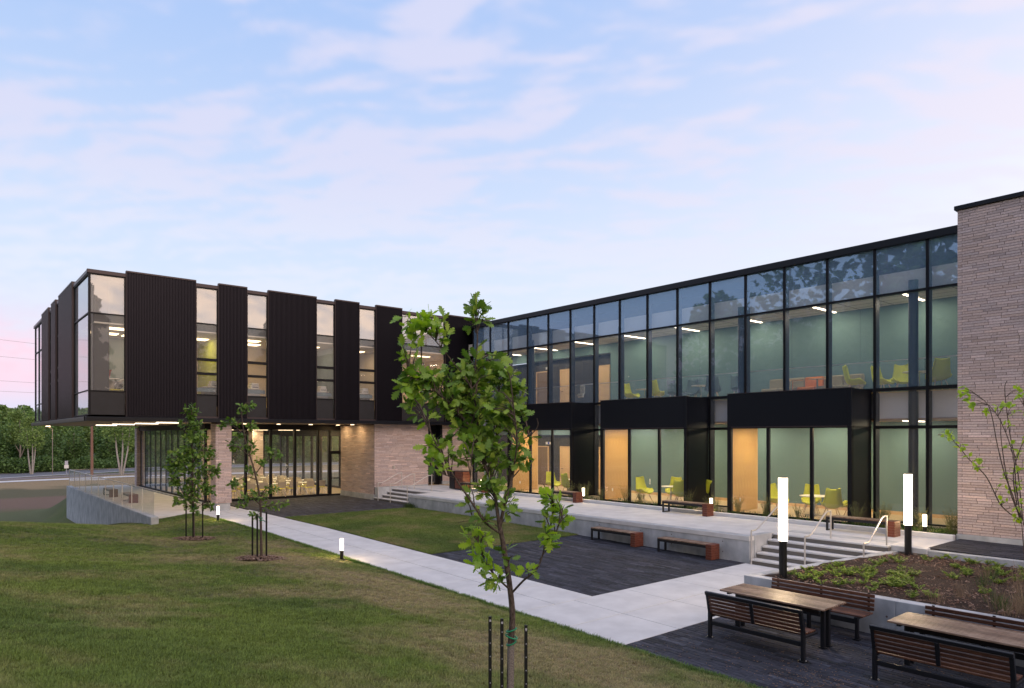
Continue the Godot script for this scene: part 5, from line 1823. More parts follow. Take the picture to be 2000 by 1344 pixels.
func young_oak() -> void:
	# the staked oak close to the viewer; its limbs follow the photograph, in a frame turned to face the viewer
	var o := Vector2(1003, 1472)
	var k := 0.003926
	var at := Vector3(-4.08, 0, -3.40)
	at.y = land(at.x, at.z) - 0.0
	var t := thing("young_oak", "young staked oak with big lobed green leaves, close to the viewer", "tree", at, 0.872)
	var L := []
	L.append(limb([[1003, 1490], [1004, 1330], [1006, 1230], [1009, 1170], [1004, 1115], [997, 1067], [989, 1020], [984, 997]], o, k, 0.028, 0.017, 0.0, 0.0))
	L.append(limb([[984, 1000], [976, 942], [968, 905], [952, 870], [936, 815], [928, 760], [936, 690], [941, 632], [939, 600], [937, 545]], o, k, 0.0149, 0.0030, 0.06, 0.1))
	L.append(limb([[984, 1000], [994, 952], [1006, 912], [1015, 868], [1021, 815], [1020, 775], [1012, 745]], o, k, 0.0143, 0.0037, -0.12, 0.1))
	L.append(limb([[1019, 832], [1046, 816], [1058, 800], [1056, 786]], o, k, 0.0043, 0.0030, 0.1, 0.0))
	L.append(limb([[945, 815], [931, 730], [892, 674], [847, 622], [826, 610]], o, k, 0.0062, 0.0023, 0.22, 0.1))
	L.append(limb([[955, 870], [940, 820], [905, 775], [870, 740], [832, 712], [812, 700]], o, k, 0.0074, 0.0023, 0.18, 0.0))
	L.append(limb([[962, 890], [975, 830], [985, 760], [975, 690], [962, 660]], o, k, 0.0074, 0.0030, -0.22, 0.1))
	L.append(limb([[1010, 890], [1018, 830], [1012, 770], [1005, 715], [1000, 700]], o, k, 0.0062, 0.0030, 0.28, 0.1))
	L.append(limb([[948, 850], [915, 800], [890, 760], [880, 700]], o, k, 0.0062, 0.0030, -0.25, 0.1))
	L.append(limb([[988, 1012], [957, 985], [925, 935], [905, 905], [877, 855], [857, 812], [850, 790]], o, k, 0.0093, 0.0030, 0.30, 0.1))
	L.append(limb([[925, 932], [931, 885], [934, 850]], o, k, 0.0037, 0.0023, 0.30, 0.0))
	L.append(limb([[905, 905], [885, 893], [873, 885]], o, k, 0.0031, 0.0023, 0.34, 0.0))
	L.append(limb([[1007, 1128], [1030, 1098], [1057, 1070], [1073, 1020], [1087, 958], [1078, 930], [1066, 908]], o, k, 0.0093, 0.0030, 0.25, 0.1))
	L.append(limb([[1062, 1062], [1085, 1020], [1096, 985], [1112, 965]], o, k, 0.0037, 0.0023, 0.28, 0.0))
	L.append(limb([[1004, 1120], [985, 1095], [962, 1065], [948, 1025], [936, 992]], o, k, 0.0081, 0.0030, 0.28, 0.1))
	L.append(limb([[986, 1000], [955, 985], [925, 988], [900, 992]], o, k, 0.0043, 0.0023, -0.1, 0.0))
	L.append(limb([[996, 1060], [1008, 1052], [1018, 1050]], o, k, 0.0031, 0.0023, 0.1, 0.0))
	var tr := Geo.new()
	tr.tube(L[0][0], L[0][1], 14)
	obj("trunk", tr, M.bark, t)
	var br := Geo.new()
	for i in range(1, L.size()):
		br.tube(L[i][0], L[i][1], 9, true)
	obj("branches", br, M.bark, t)
	var wr := Geo.new()
	wr.tube([Vector3(0.004, 0, 0), Vector3(0.006, 0.5, 0), Vector3(0.012, 0.97, 0)], [0.031, 0.029, 0.026], 16, false)
	obj("trunk_wrap", wr, M.tree_wrap, t)
	for q in [[1.07, 0.040], [1.02, 0.044], [0.97, 0.036]]:
		var tie := Geo.new()
		var ring := []
		for i in 15:
			var a := TAU * i / 14.0
			ring.append(Vector3(0.016 + cos(a) * q[1], q[0] + 0.014 * sin(a * 1.0 + q[0] * 60.0), sin(a) * q[1]))
		tie.tube(ring, [0.006], 7)
		obj("green_tie", tie, M.green_tie, t)
	stakes(t, [[-0.145, 0.10, 0.0], [-0.055, 0.16, 0.0], [0.125, 0.12, -0.06]], 1.2, 0.025)
	var C := [[938, 566, 32, 38, 30], [930, 642, 12, 12, 3], [840, 605, 46, 26, 46, 0.2], [815, 645, 20, 34, 16, 0.2], [870, 630, 26, 20, 12, 0.2],
		[930, 698, 52, 34, 100], [972, 690, 42, 36, 66], [880, 735, 62, 38, 95], [826, 712, 42, 34, 64, 0.15], [835, 755, 36, 30, 26, 0.15],
		[945, 765, 84, 48, 165], [1008, 770, 38, 44, 80], [1018, 735, 26, 26, 20], [920, 830, 78, 42, 110], [872, 830, 34, 38, 22, 0.2], [985, 850, 44, 42, 48],
		[975, 905, 42, 40, 34], [930, 925, 26, 36, 14], [1032, 855, 26, 46, 18], [868, 868, 22, 20, 8, 0.3], [945, 975, 28, 20, 12, 0.1], [985, 945, 30, 26, 16],
		[1080, 955, 34, 40, 28, 0.2], [1110, 970, 22, 26, 12, 0.2], [1068, 1015, 24, 26, 16, 0.25], [1045, 1062, 18, 16, 6, 0.2],
		[942, 1010, 26, 34, 22, 0.25], [950, 1055, 24, 26, 16, 0.25], [978, 1095, 24, 16, 10, 0.15], [1004, 1050, 18, 16, 9], [1012, 965, 22, 30, 10]]
	var rr := RandomNumberGenerator.new()
	rr.seed = 77
	var tw := Geo.new()
	var xs := sprig_leaves(L, C, o, k, Vector2(0.05, 0.108), tw, rr, 0.8, 5, 2.0)
	obj("twigs", tw, M.bark, t)
	var lf := oak_leaf()
	xs.sort_custom(func(a, b): return (a as Transform3D).origin.z > (b as Transform3D).origin.z)
	for i in mini(300, xs.size()):
		var m: Material = M["oak_leaf_%d" % [0, 0, 1, 2, 1][rr.randi() % 5]]
		var q := obj("leaf", lf, m, t)
		q.transform = xs[i]
	var rest := []
	var cols := []
	for i in range(300, xs.size()):
		rest.append(xs[i])
		cols.append(Color(0.20, 0.33, 0.05).lerp(Color(0.31, 0.43, 0.06) if rr.randf() < 0.5 else Color(0.13, 0.25, 0.055), rr.randf()))
	multi("foliage", lf, M.leaf_tint, rest, cols, t)

func small_oak(label: String, at: Vector3, o: Vector2, k: float, trunk: Array, limbs_: Array, C: Array, seed_: int, leaf: Vector2, st: Array) -> void:
	var t := thing("staked_tree", label, "tree", at, 0.872)
	var L := [limb(trunk, o, k, 0.034, 0.006, 0.0, 0.02)]
	for l in limbs_: L.append(limb(l, o, k, 0.016, 0.004, [0.3, -0.3, 0.15, -0.15][L.size() % 4], 0.05))
	var g := Geo.new()
	g.tube(L[0][0], L[0][1], 10)
	obj("trunk", g, M.bark, t)
	g = Geo.new()
	for i in range(1, L.size()): g.tube(L[i][0], L[i][1], 7)
	var rr := RandomNumberGenerator.new()
	rr.seed = seed_
	var xs := sprig_leaves(L, C, o, k, leaf, g, rr, 1.0, 5, 2.2 if seed_ == 5 else 1.7)
	obj("branches", g, M.bark, t)
	var cols := []
	for x in xs: cols.append(Color(0.12, 0.23, 0.035).lerp(Color(0.21, 0.32, 0.05) if rr.randf() < 0.5 else Color(0.075, 0.16, 0.035), rr.randf()))
	multi("foliage", oak_leaf(), M.leaf_tint, xs, cols, t)
	var tie := Geo.new()
	tie.tube([Vector3(-0.05, 0.98, 0.05), Vector3(0.06, 1.0, 0.06), Vector3(0.1, 0.96, 0.03)], [0.012], 6)
	tie.tube([Vector3(-0.06, 1.06, 0.05), Vector3(0.05, 1.05, 0.06)], [0.012], 6)
	obj("green_tie", tie, M.green_tie, t)
	stakes(t, st, 1.15, 0.045)
	mulch_ring(at, 0.62, "ring of brown bark mulch under the %s" % label)

func shrub() -> void:
	var o := Vector2(2010, 1125)
	var k := 0.01037
	var t := thing("planter_shrub", "open branched shrub with small round leaves reaching in from the right edge", "shrub", Vector3(-4.02, 0.42, -17.05), 0.872)
	var P := [[[2010, 1128], [2005, 1060], [1998, 992]], [[1998, 996], [1975, 940], [1955, 900], [1937, 840], [1925, 790], [1912, 762], [1880, 738]], [[1996, 990], [1962, 962], [1936, 906], [1906, 872], [1882, 840], [1862, 826], [1846, 822]],
		[[1999, 990], [1985, 930], [1977, 860], [1952, 795], [1928, 765]], [[2001, 990], [1999, 900], [1991, 820], [1986, 735], [1990, 715]], [[1998, 985], [1966, 930], [1946, 840], [1940, 790]], [[2003, 1000], [2015, 920], [2020, 840], [2012, 770]], [[1990, 960], [1975, 900], [1985, 850], [1992, 830]]]
	var L := []
	for p in P: L.append(limb(p, o, k, 0.02 if L.size() == 0 else 0.012, 0.005, [0.0, 0.3, -0.2, 0.1, -0.3, 0.25, -0.1, 0.2][L.size()], 0.05))
	var g := Geo.new()
	for l in L: g.tube(l[0], l[1], 8)
	var C := []
	for p in [[1880, 738], [1892, 748], [1908, 764], [1926, 770], [1950, 768], [1972, 764], [1990, 780], [1990, 735], [2005, 750], [1850, 823], [1866, 828], [1886, 842], [1902, 866], [1918, 888], [1976, 845], [1986, 890], [1992, 858], [1968, 900], [1966, 945], [1986, 962], [1992, 925], [1975, 800], [2010, 830], [2015, 880], [1960, 930], [1980, 985]]:
		C.append([p[0], p[1], 11, 9, 9])
	var rr := RandomNumberGenerator.new()
	rr.seed = 8
	var xs := sprig_leaves(L, C, o, k, Vector2(0.08, 0.14), g, rr, 1.6, 3)
	obj("stems", g, M.bark, t)
	var lf := simple_leaf()
	for x in xs:
		var q := obj("leaf", lf, M["oak_leaf_%d" % (rr.randi() % 2)], t)
		q.transform = x

func crown_mesh(seed_: int, n: int, lobes: Array, sz: Vector2, a: Color, b: Color, droop := 0.0) -> ArrayMesh:
	# a crown of leaf clumps spread through several lobes: [centre, radii]
	var rr := RandomNumberGenerator.new()
	rr.seed = seed_
	var g := Geo.new()
	for i in n:
		var l: Array = lobes[rr.randi() % lobes.size()]
		var d := Vector3(rr.randfn(), rr.randfn(), rr.randfn()).normalized() * pow(rr.randf(), 0.35)
		var p: Vector3 = l[0] + d * (l[1] as Vector3)
		var s := rr.randf_range(sz.x, sz.y)
		var bs := Basis.from_euler(Vector3(rr.randf_range(-1.2, 1.2), rr.randf() * TAU, rr.randf_range(-1.2, 1.2)))
		g.col = a.lerp(b, rr.randf()) * rr.randf_range(0.65, 1.25)
		# a ragged five pointed clump
		var c := p + bs.y * s * 0.12
		var prev := p + bs * Vector3(s * 0.5, 0, 0)
		var first := prev
		for j in range(1, 6):
			var an := TAU * j / 5.0
			var q := p + bs * (Vector3(cos(an), 0, sin(an)) * s * (0.28 + 0.34 * rr.randf())) - Vector3(0, droop * s * rr.randf(), 0)
			if j == 5: q = first
			g.tri(c, q, prev)
			prev = q
	return g.mesh()

func forest_tree(called: String, trunk: ArrayMesh, tm: Material, crown: ArrayMesh, at: Vector3, h: float, turn: float, label: String, group := "") -> void:
	var t := thing(called, label, "tree", at, turn, group)
	t.scale = Vector3(h, h, h) / 10.0
	obj("trunk", trunk, tm, t)
	if crown: obj("crown", crown, M.leaf_tint, t)

func trunks(lines: Array) -> ArrayMesh:
	var g := Geo.new()
	for l in lines: g.tube(l[0], l[1], 8)
	return g.mesh()

func forest() -> void:
	var mid := Color(0.125, 0.22, 0.055)
	var light := Color(0.22, 0.32, 0.085)
	var dark := Color(0.06, 0.12, 0.042)
	# four kinds, ten metres tall before scaling
	var round_ := crown_mesh(1, 3600, [[Vector3(0, 6.4, 0), Vector3(2.6, 3.0, 2.6)], [Vector3(1.4, 4.6, 0.6), Vector3(1.8, 1.8, 1.8)], [Vector3(-1.5, 5.0, -0.5), Vector3(1.9, 2.0, 1.9)], [Vector3(0.2, 8.6, 0.3), Vector3(1.4, 1.4, 1.4)], [Vector3(-0.4, 3.3, 1.0), Vector3(2.0, 1.4, 1.8)], [Vector3(0.6, 1.6, 0.4), Vector3(2.0, 1.5, 1.8)]], Vector2(0.20, 0.48), mid, light)
	var dense := crown_mesh(2, 4000, [[Vector3(0, 5.4, 0), Vector3(2.2, 4.4, 2.2)], [Vector3(1.0, 3.2, 0.8), Vector3(1.7, 2.2, 1.7)], [Vector3(-1.1, 3.8, 0), Vector3(1.7, 2.4, 1.7)], [Vector3(0, 1.5, 0.2), Vector3(2.1, 1.5, 2.1)]], Vector2(0.20, 0.45), dark, mid)
	var cone_lobes := []
	for i in 12: cone_lobes.append([Vector3(sin(i * 2.3) * 0.25, 0.9 + i * 0.78, cos(i * 2.3) * 0.25), Vector3(1.9 - i * 0.145, 0.42, 1.9 - i * 0.145)])
	var conifer := crown_mesh(3, 3600, cone_lobes, Vector2(0.16, 0.40), Color(0.03, 0.06, 0.03), Color(0.06, 0.10, 0.038), 0.6)
	var airy := crown_mesh(4, 1700, [[Vector3(0.3, 7.4, 0), Vector3(1.9, 2.3, 1.8)], [Vector3(-0.9, 6.0, 0.4), Vector3(1.4, 1.6, 1.4)], [Vector3(1.3, 5.6, -0.3), Vector3(1.3, 1.7, 1.3)], [Vector3(-0.4, 9.0, 0), Vector3(1.0, 1.0, 1.0)]], Vector2(0.16, 0.36), Color(0.12, 0.20, 0.05), light, 0.3)
	var straight := trunks([[[Vector3.ZERO, Vector3(0.1, 4, 0), Vector3(0, 9, 0.1)], [0.17, 0.12, 0.03]], [[Vector3(0.05, 2.2, 0), Vector3(0.8, 4.4, 0.3), Vector3(1.2, 6, 0.5)], [0.08, 0.05, 0.02]], [[Vector3(0.08, 3, 0), Vector3(-0.9, 5.0, -0.2), Vector3(-1.3, 6.5, 0)], [0.08, 0.05, 0.02]]])
	var birch := trunks([[[Vector3(0, 0, 0), Vector3(-0.5, 3, 0.1), Vector3(-0.95, 7.5, 0.2)], [0.14, 0.11, 0.03]], [[Vector3(0.2, 0, 0.1), Vector3(0.35, 3.4, 0), Vector3(0.3, 8.6, 0)], [0.13, 0.10, 0.03]], [[Vector3(0.35, 0, 0), Vector3(0.95, 3.2, -0.2), Vector3(1.4, 7.4, -0.3)], [0.12, 0.09, 0.03]]])
	var dead := trunks([[[Vector3(0, 0, 0), Vector3(-0.2, 4, 0.1), Vector3(0.1, 9.6, 0.2)], [0.20, 0.14, 0.03]], [[Vector3(-0.15, 2.6, 0), Vector3(0.9, 5.2, 0.3), Vector3(1.6, 8.8, 0.4)], [0.11, 0.08, 0.02]], [[Vector3(-0.1, 4.6, 0), Vector3(-0.9, 6.4, 0), Vector3(-1.2, 8.6, 0)], [0.09, 0.06, 0.02]], [[Vector3(0, 6.2, 0), Vector3(0.5, 7.8, 0.2), Vector3(0.5, 9.3, 0.2)], [0.07, 0.05, 0.02]], [[Vector3(0.9, 5.2, 0.3), Vector3(0.8, 6.9, 0.3), Vector3(1.1, 8.0, 0.5)], [0.06, 0.04, 0.015]]])
	var rr := RandomNumberGenerator.new()
	rr.seed = 41
	# the wood across the road follows the road's bend; it is walked from the left end to the right
	var edge := [Vector3(-118, 0, 46), Vector3(-146, 0, -4), Vector3(-158, 0, -26), Vector3(-163, 0, -46), Vector3(-160, 0, -84), Vector3(-149, 0, -128)]
	var kinds := ["dense dark tree", "light green round tree", "dark conifer", "loose pale green tree"]
	var run := 0
	var seen := {}
	for s in edge.size() - 1:
		var a: Vector3 = edge[s]
		var b: Vector3 = edge[s + 1]
		var n := int(a.distance_to(b) / 5.2)
		for i in n:
			for row in 2:
				var p := a.lerp(b, (i + rr.randf_range(0.1, 0.9)) / n)
				var back := (b - a).normalized().cross(Vector3.UP) * -1.0
				p += back * (row * 9.0 + rr.randf_range(-1.5, 2.5))
				p.y = -3.0
				var which: int = [0, 1, 0, 2, 1, 3, 0, 1][rr.randi() % 8]
				var h: float = rr.randf_range(8.0, 11.5) + row * 2.0
				seen[[which, row]] = seen.get([which, row], 0) + 1
				var lab := "%s, %s from the left of its kind, wood's %s row" % [kinds[which], ordinal(seen[[which, row]]), "front" if row == 0 else "back"]
				if which == 2: h *= 1.06
				forest_tree(["dense_tree", "round_tree", "conifer", "pale_tree"][which], straight, M.grey_bark, [dense, round_, conifer, airy][which], p, h, rr.randf() * TAU, lab, "trees of the wood across the road")
				run += 1
	forest_tree("birch_clump", birch, M.pale_bark, airy, Vector3(-129.5, -3, -24.0), 12.5, 0.6, "three stemmed white birch in front of the wood, left of the glazed corner")
	forest_tree("birch_clump", birch, M.pale_bark, airy, Vector3(-141.5, -3, -12.8), 10.0, 2.2, "slender white birch leaning among the dark trees left of the utility pole")
	forest_tree("bare_tree", dead, M.pale_bark, null, Vector3(-136.5, -3, -1.5), 15.5, 0.4, "bare grey dead tree at the left edge of the picture")
	forest_tree("tall_pine", straight, M.grey_bark, conifer, Vector3(-168.0, -3, -8.0), 16.0, 0.4, "dark pine whose top stands above the wood at the far left")
	forest_tree("tall_pine", straight, M.grey_bark, conifer, Vector3(-171.0, -3, -4.5), 15.4, 1.4, "second dark pine top above the wood at the far left")
	# the wooded slope further back, one mass
	var slope := []
	var slope_cols := []
	for i in 420:
		var u := rr.randf()
		var q := rr.randf()
		var p := Vector3(-178.0 - q * 90.0, -3.0 + q * 3.5, lerpf(60.0, -190.0, u))
		slope.append(Transform3D(Basis(Vector3.UP, rr.randf() * TAU).scaled(Vector3.ONE * rr.randf_range(1.0, 1.3)), p))
		slope_cols.append(Color.WHITE * rr.randf_range(0.75, 1.2))
	var fs := multi("far_forest", round_, M.leaf_tint, slope, slope_cols)
	fs.set_meta("label", "distant wooded slope rising behind the roadside wood")
	fs.set_meta("category", "forest")
	# bushes along the wood's foot
	var bush := crown_mesh(6, 1500, [[Vector3(0, 3, 0), Vector3(5, 3.4, 4)], [Vector3(3, 2, 1), Vector3(4, 2.4, 3)]], Vector2(0.45, 1.0), dark, mid)
	for i in 16:
		var u := i / 15.0
		var p: Vector3 = (edge[1] as Vector3).lerp(edge[2], u * 1.6) + Vector3(2.5 + rr.randf_range(-1, 1), -3, 0)
		var t := thing("bush", "low dark bush at the foot of the wood, %s from the left" % ordinal(i + 1), "bush", p, rr.randf() * TAU, "bushes at the foot of the wood")
		t.scale = Vector3.ONE * rr.randf_range(0.3, 0.5)
		obj("leaves", bush, M.leaf_tint, t)
	# tall trees behind the viewer, seen only as reflections in the panes
	var mirrored := [[38, -2, 15, 0], [36, -16, 14, 1], [40, -30, 15, 0], [37, -38, 14, 2], [39, -52, 14, 0], [38, -60, 15, 1], [40, -70, 14, 0], [36, 10, 15, 1], [42, -80, 14, 1], [44, 4, 16, 0], [19, -13, 21, 2], [23, -25, 16, 0], [21, -33, 19, 2], [27, -43, 13, 0], [26, -8, 20, 0], [-13, 15, 18, 0], [-24, 12, 25, 0], [-18, 14, 24, 1], [-33, 13, 21, 0], [-40, 13, 19, 1], [-4, 17, 18, 0], [-31, 22, 14, 0], [8, 16, 17, 1]]
	mirrored.sort_custom(func(a, b): return a[1] > b[1])
	for p in mirrored:
		var key := [p[3], p[0] > 10, "m"]
		seen[key] = seen.get(key, 0) + 1
		p.append(seen[key])
		forest_tree(["dense_tree", "round_tree", "conifer"][p[3]], straight, M.grey_bark, [dense, round_, conifer][p[3]], Vector3(p[0], land(p[0], p[1]) - 0.1, p[1]), p[2], p[0] * 0.7, "%s seen only mirrored in the %s panes, %s from the left" % [kinds[p[3]], "black wing's" if p[0] > 10 else "glass front's", ordinal(p[4])], "trees mirrored in the panes")

func ordinal(i: int) -> String:
	var w := ["first", "second", "third", "fourth", "fifth", "sixth", "seventh", "eighth", "ninth", "tenth", "eleventh", "twelfth"]
	if i <= 12: return w[i - 1]
	return str(i) + ("st" if i % 10 == 1 else "nd" if i % 10 == 2 else "rd" if i % 10 == 3 else "th")

func tuft(n: int, h: float, spread: float, w: float, seed_: int, lean := 0.5) -> ArrayMesh:
	var rr := RandomNumberGenerator.new()
	rr.seed = seed_
	var g := Geo.new()
	for i in n:
		var a := rr.randf() * TAU
		var d := Vector3(cos(a), 0, sin(a))
		var o := d * spread * rr.randf()
		var l := h * rr.randf_range(0.55, 1.1)
		var b := rr.randf_range(0.1, lean)
		var s := d.cross(Vector3.UP).rotated(Vector3.UP, rr.randf_range(-0.8, 0.8)) * w
		var m1 := o + Vector3(0, l * 0.6, 0) + d * l * b * 0.4
		var tip := o + Vector3(0, l * (1.0 - b * 0.35), 0) + d * l * b
		g.quad(o - s, o + s, m1 + s * 0.7, m1 - s * 0.7)
		g.tri(m1 - s * 0.7, m1 + s * 0.7, tip)
	return g.mesh()

func grass() -> void:
	var rr := RandomNumberGenerator.new()
	rr.seed = 12
	var t := tuft(9, 0.062, 0.045, 0.0024, 3, 0.9)
	var xs := []
	var cols := []
	var f := Vector3(-cos(0.6986), 0, -sin(0.6986))
	var r := Vector3(sin(0.6986), 0, -cos(0.6986))
	var made := 0
	while made < 260000:
		# denser near the viewer, over the lawn in front of the path
		var d := 5.0 + 26.0 * pow(rr.randf(), 1.9)
		var p := f * d + r * d * rr.randf_range(-0.85, 0.55)
		made += 1
		if p.z < -9.24 or p.z > 6 or p.x < -42: continue
		if p.x < -33.0 and p.z < -6.6: continue
		var y := land(p.x, p.z)
		if p.x > -34 and p.x < 3 and p.z > -9.2 and p.z < 3: y += n_fine.get_noise_2d(p.x * 0.5, p.z * 0.5) * 0.035
		var s := rr.randf_range(0.6, 1.25) * (1.0 - dry(p.x, p.z) * 0.35)
		xs.append(Transform3D(Basis(Vector3.UP, rr.randf() * TAU).scaled(Vector3(1.0 + d * 0.02, s, 1.0 + d * 0.02)), Vector3(p.x, y - 0.006, p.z)))
		var c := turf(p.x, p.z)
		cols.append(c.lerp(Color(0.18, 0.265, 0.045), rr.randf() * 0.45) * rr.randf_range(0.6, 1.6))
	# the longer fringe along the path
	for i in 5200:
		var x := rr.randf_range(-30.0, -4.5)
		var z := -9.26 + absf(rr.randfn(0.0, 0.07))
		xs.append(Transform3D(Basis(Vector3.UP, rr.randf() * TAU).scaled(Vector3.ONE * rr.randf_range(0.9, 1.7)), Vector3(x, gy(x) + 0.02, z)))
		cols.append(Color(0.10, 0.18, 0.035) * rr.randf_range(0.7, 1.4))
	var o := multi("grass", t, M.blade_tint, xs, cols)
	o.set_meta("label", "short mown grass with straw patches on the sloping lawn")
	o.set_meta("category", "grass")
	xs = []
	cols = []
	for i in 42000:
		var x := rr.randf_range(-29.1, -17.7)
		var z := rr.randf_range(-18.05, -11.63)
		var c := turf(x * 1.3 + 60, z * 1.3)
		var s := rr.randf_range(0.55, 1.0)
		xs.append(Transform3D(Basis(Vector3.UP, rr.randf() * TAU).scaled(Vector3(1.3, s, 1.3)), Vector3(x, gy(x) + 0.016, z)))
		cols.append(c.lerp(Color(0.15, 0.21, 0.045), rr.randf() * 0.5) * rr.randf_range(0.85, 1.35))
	for i in 60:
		xs.append(Transform3D(Basis(Vector3.UP, rr.randf() * TAU).scaled(Vector3(2.0, rr.randf_range(3, 6), 2.0)), Vector3(-29.0 + rr.randfn(0.0, 0.25), 0.02, -17.85 + rr.randfn(0.0, 0.08))))
		cols.append(Color(0.04, 0.075, 0.018))
	o = multi("court_grass", t, M.blade_tint, xs, cols)
	o.set_meta("label", "short green grass of the courtyard lawn between path and terrace wall")
	o.set_meta("category", "grass")

func bed_plants() -> void:
	# feathery grasses along the foot of the glass front
	var protos := []
	for s in 3:
		var n := Node3D.new()
		var g := Geo.new()
		var rr := RandomNumberGenerator.new()
		rr.seed = 60 + s
		for i in 46:
			var a := rr.randf() * TAU
			var d := Vector3(cos(a), 0, sin(a))
			var l := rr.randf_range(0.45, 0.95)
			var b := rr.randf_range(0.1, 0.45)
			var tip := Vector3(0, l, 0) + d * l * b
			g.col = Color(0.16, 0.17, 0.07) * rr.randf_range(0.7, 1.3)
			g.tube([d * 0.05, Vector3(0, l * 0.6, 0) + d * l * b * 0.45, tip], [0.0035, 0.003, 0.002], 3, false)
			for j in 9:
				var q := tip.lerp(Vector3(0, l * 0.6, 0) + d * l * b * 0.45, rr.randf() * 0.9)
				var e := q + Vector3(rr.randfn(), rr.randf(), rr.randfn()) * 0.045
				var w := Vector3(0.004, 0, 0.003)
				g.quad(q - w, q + w, e + w, e - w)
		obj("seed_heads", g, M.blade_tint, n)
		var t := obj("leaves", tuft(80, 0.36, 0.12, 0.005, 70 + s, 0.9), null, n)
		var m: StandardMaterial3D = M["grass_leaf"] if M.has("grass_leaf") else mat("grass_leaf", Color(0.06, 0.115, 0.02), 0.7)
		t.material_override = m
		protos.append(n)
	var xs := [-28.9, -28.0, -27.75, -22.5, -21.9, -21.35, -20.55, -19.3, -18.3, -16.0, -15.2, -14.75, -13.9, -12.9, -11.6, -9.7, -9.2, -8.9, -8.3, -7.9, -7.3, -7.0]
	for i in xs.size():
		place(protos[i % 3], "feather_grass", Vector3(xs[i], 0.6, [-22.35, -22.5, -22.25][i % 3] + (-0.7 if xs[i] > -9.9 and i % 2 == 0 else 0.0)), i * 1.7, "feathery grass clump under the glass front, %s from the inner corner" % ordinal(i + 1), "grass clump", "feathery grasses in the planting bed", [0.85, 1.0, 0.72, 0.93][i % 4])
	for p in protos: p.free()
	# dense low green along the kerb at the right
	var low := []
	var cols := []
	for i in 700:
		low.append(Transform3D(Basis(Vector3.UP, rng.randf() * TAU).scaled(Vector3(3, rng.randf_range(2.4, 4.6), 3)), Vector3(rng.randf_range(-29.0, -6.9) if i > 350 else rng.randf_range(-10.2, -6.9), 0.59, rng.randf_range(-23.6, -22.0))))
		cols.append(Color(0.045, 0.10, 0.015) * rng.randf_range(0.6, 1.4))
	var o := multi("bed_grass", tuft(9, 0.06, 0.05, 0.003, 9, 0.8), M.blade_tint, low, cols)
	o.set_meta("label", "low green ground cover filling the planting bed under the glass front")
	o.set_meta("category", "ground cover")
	planter_plants()

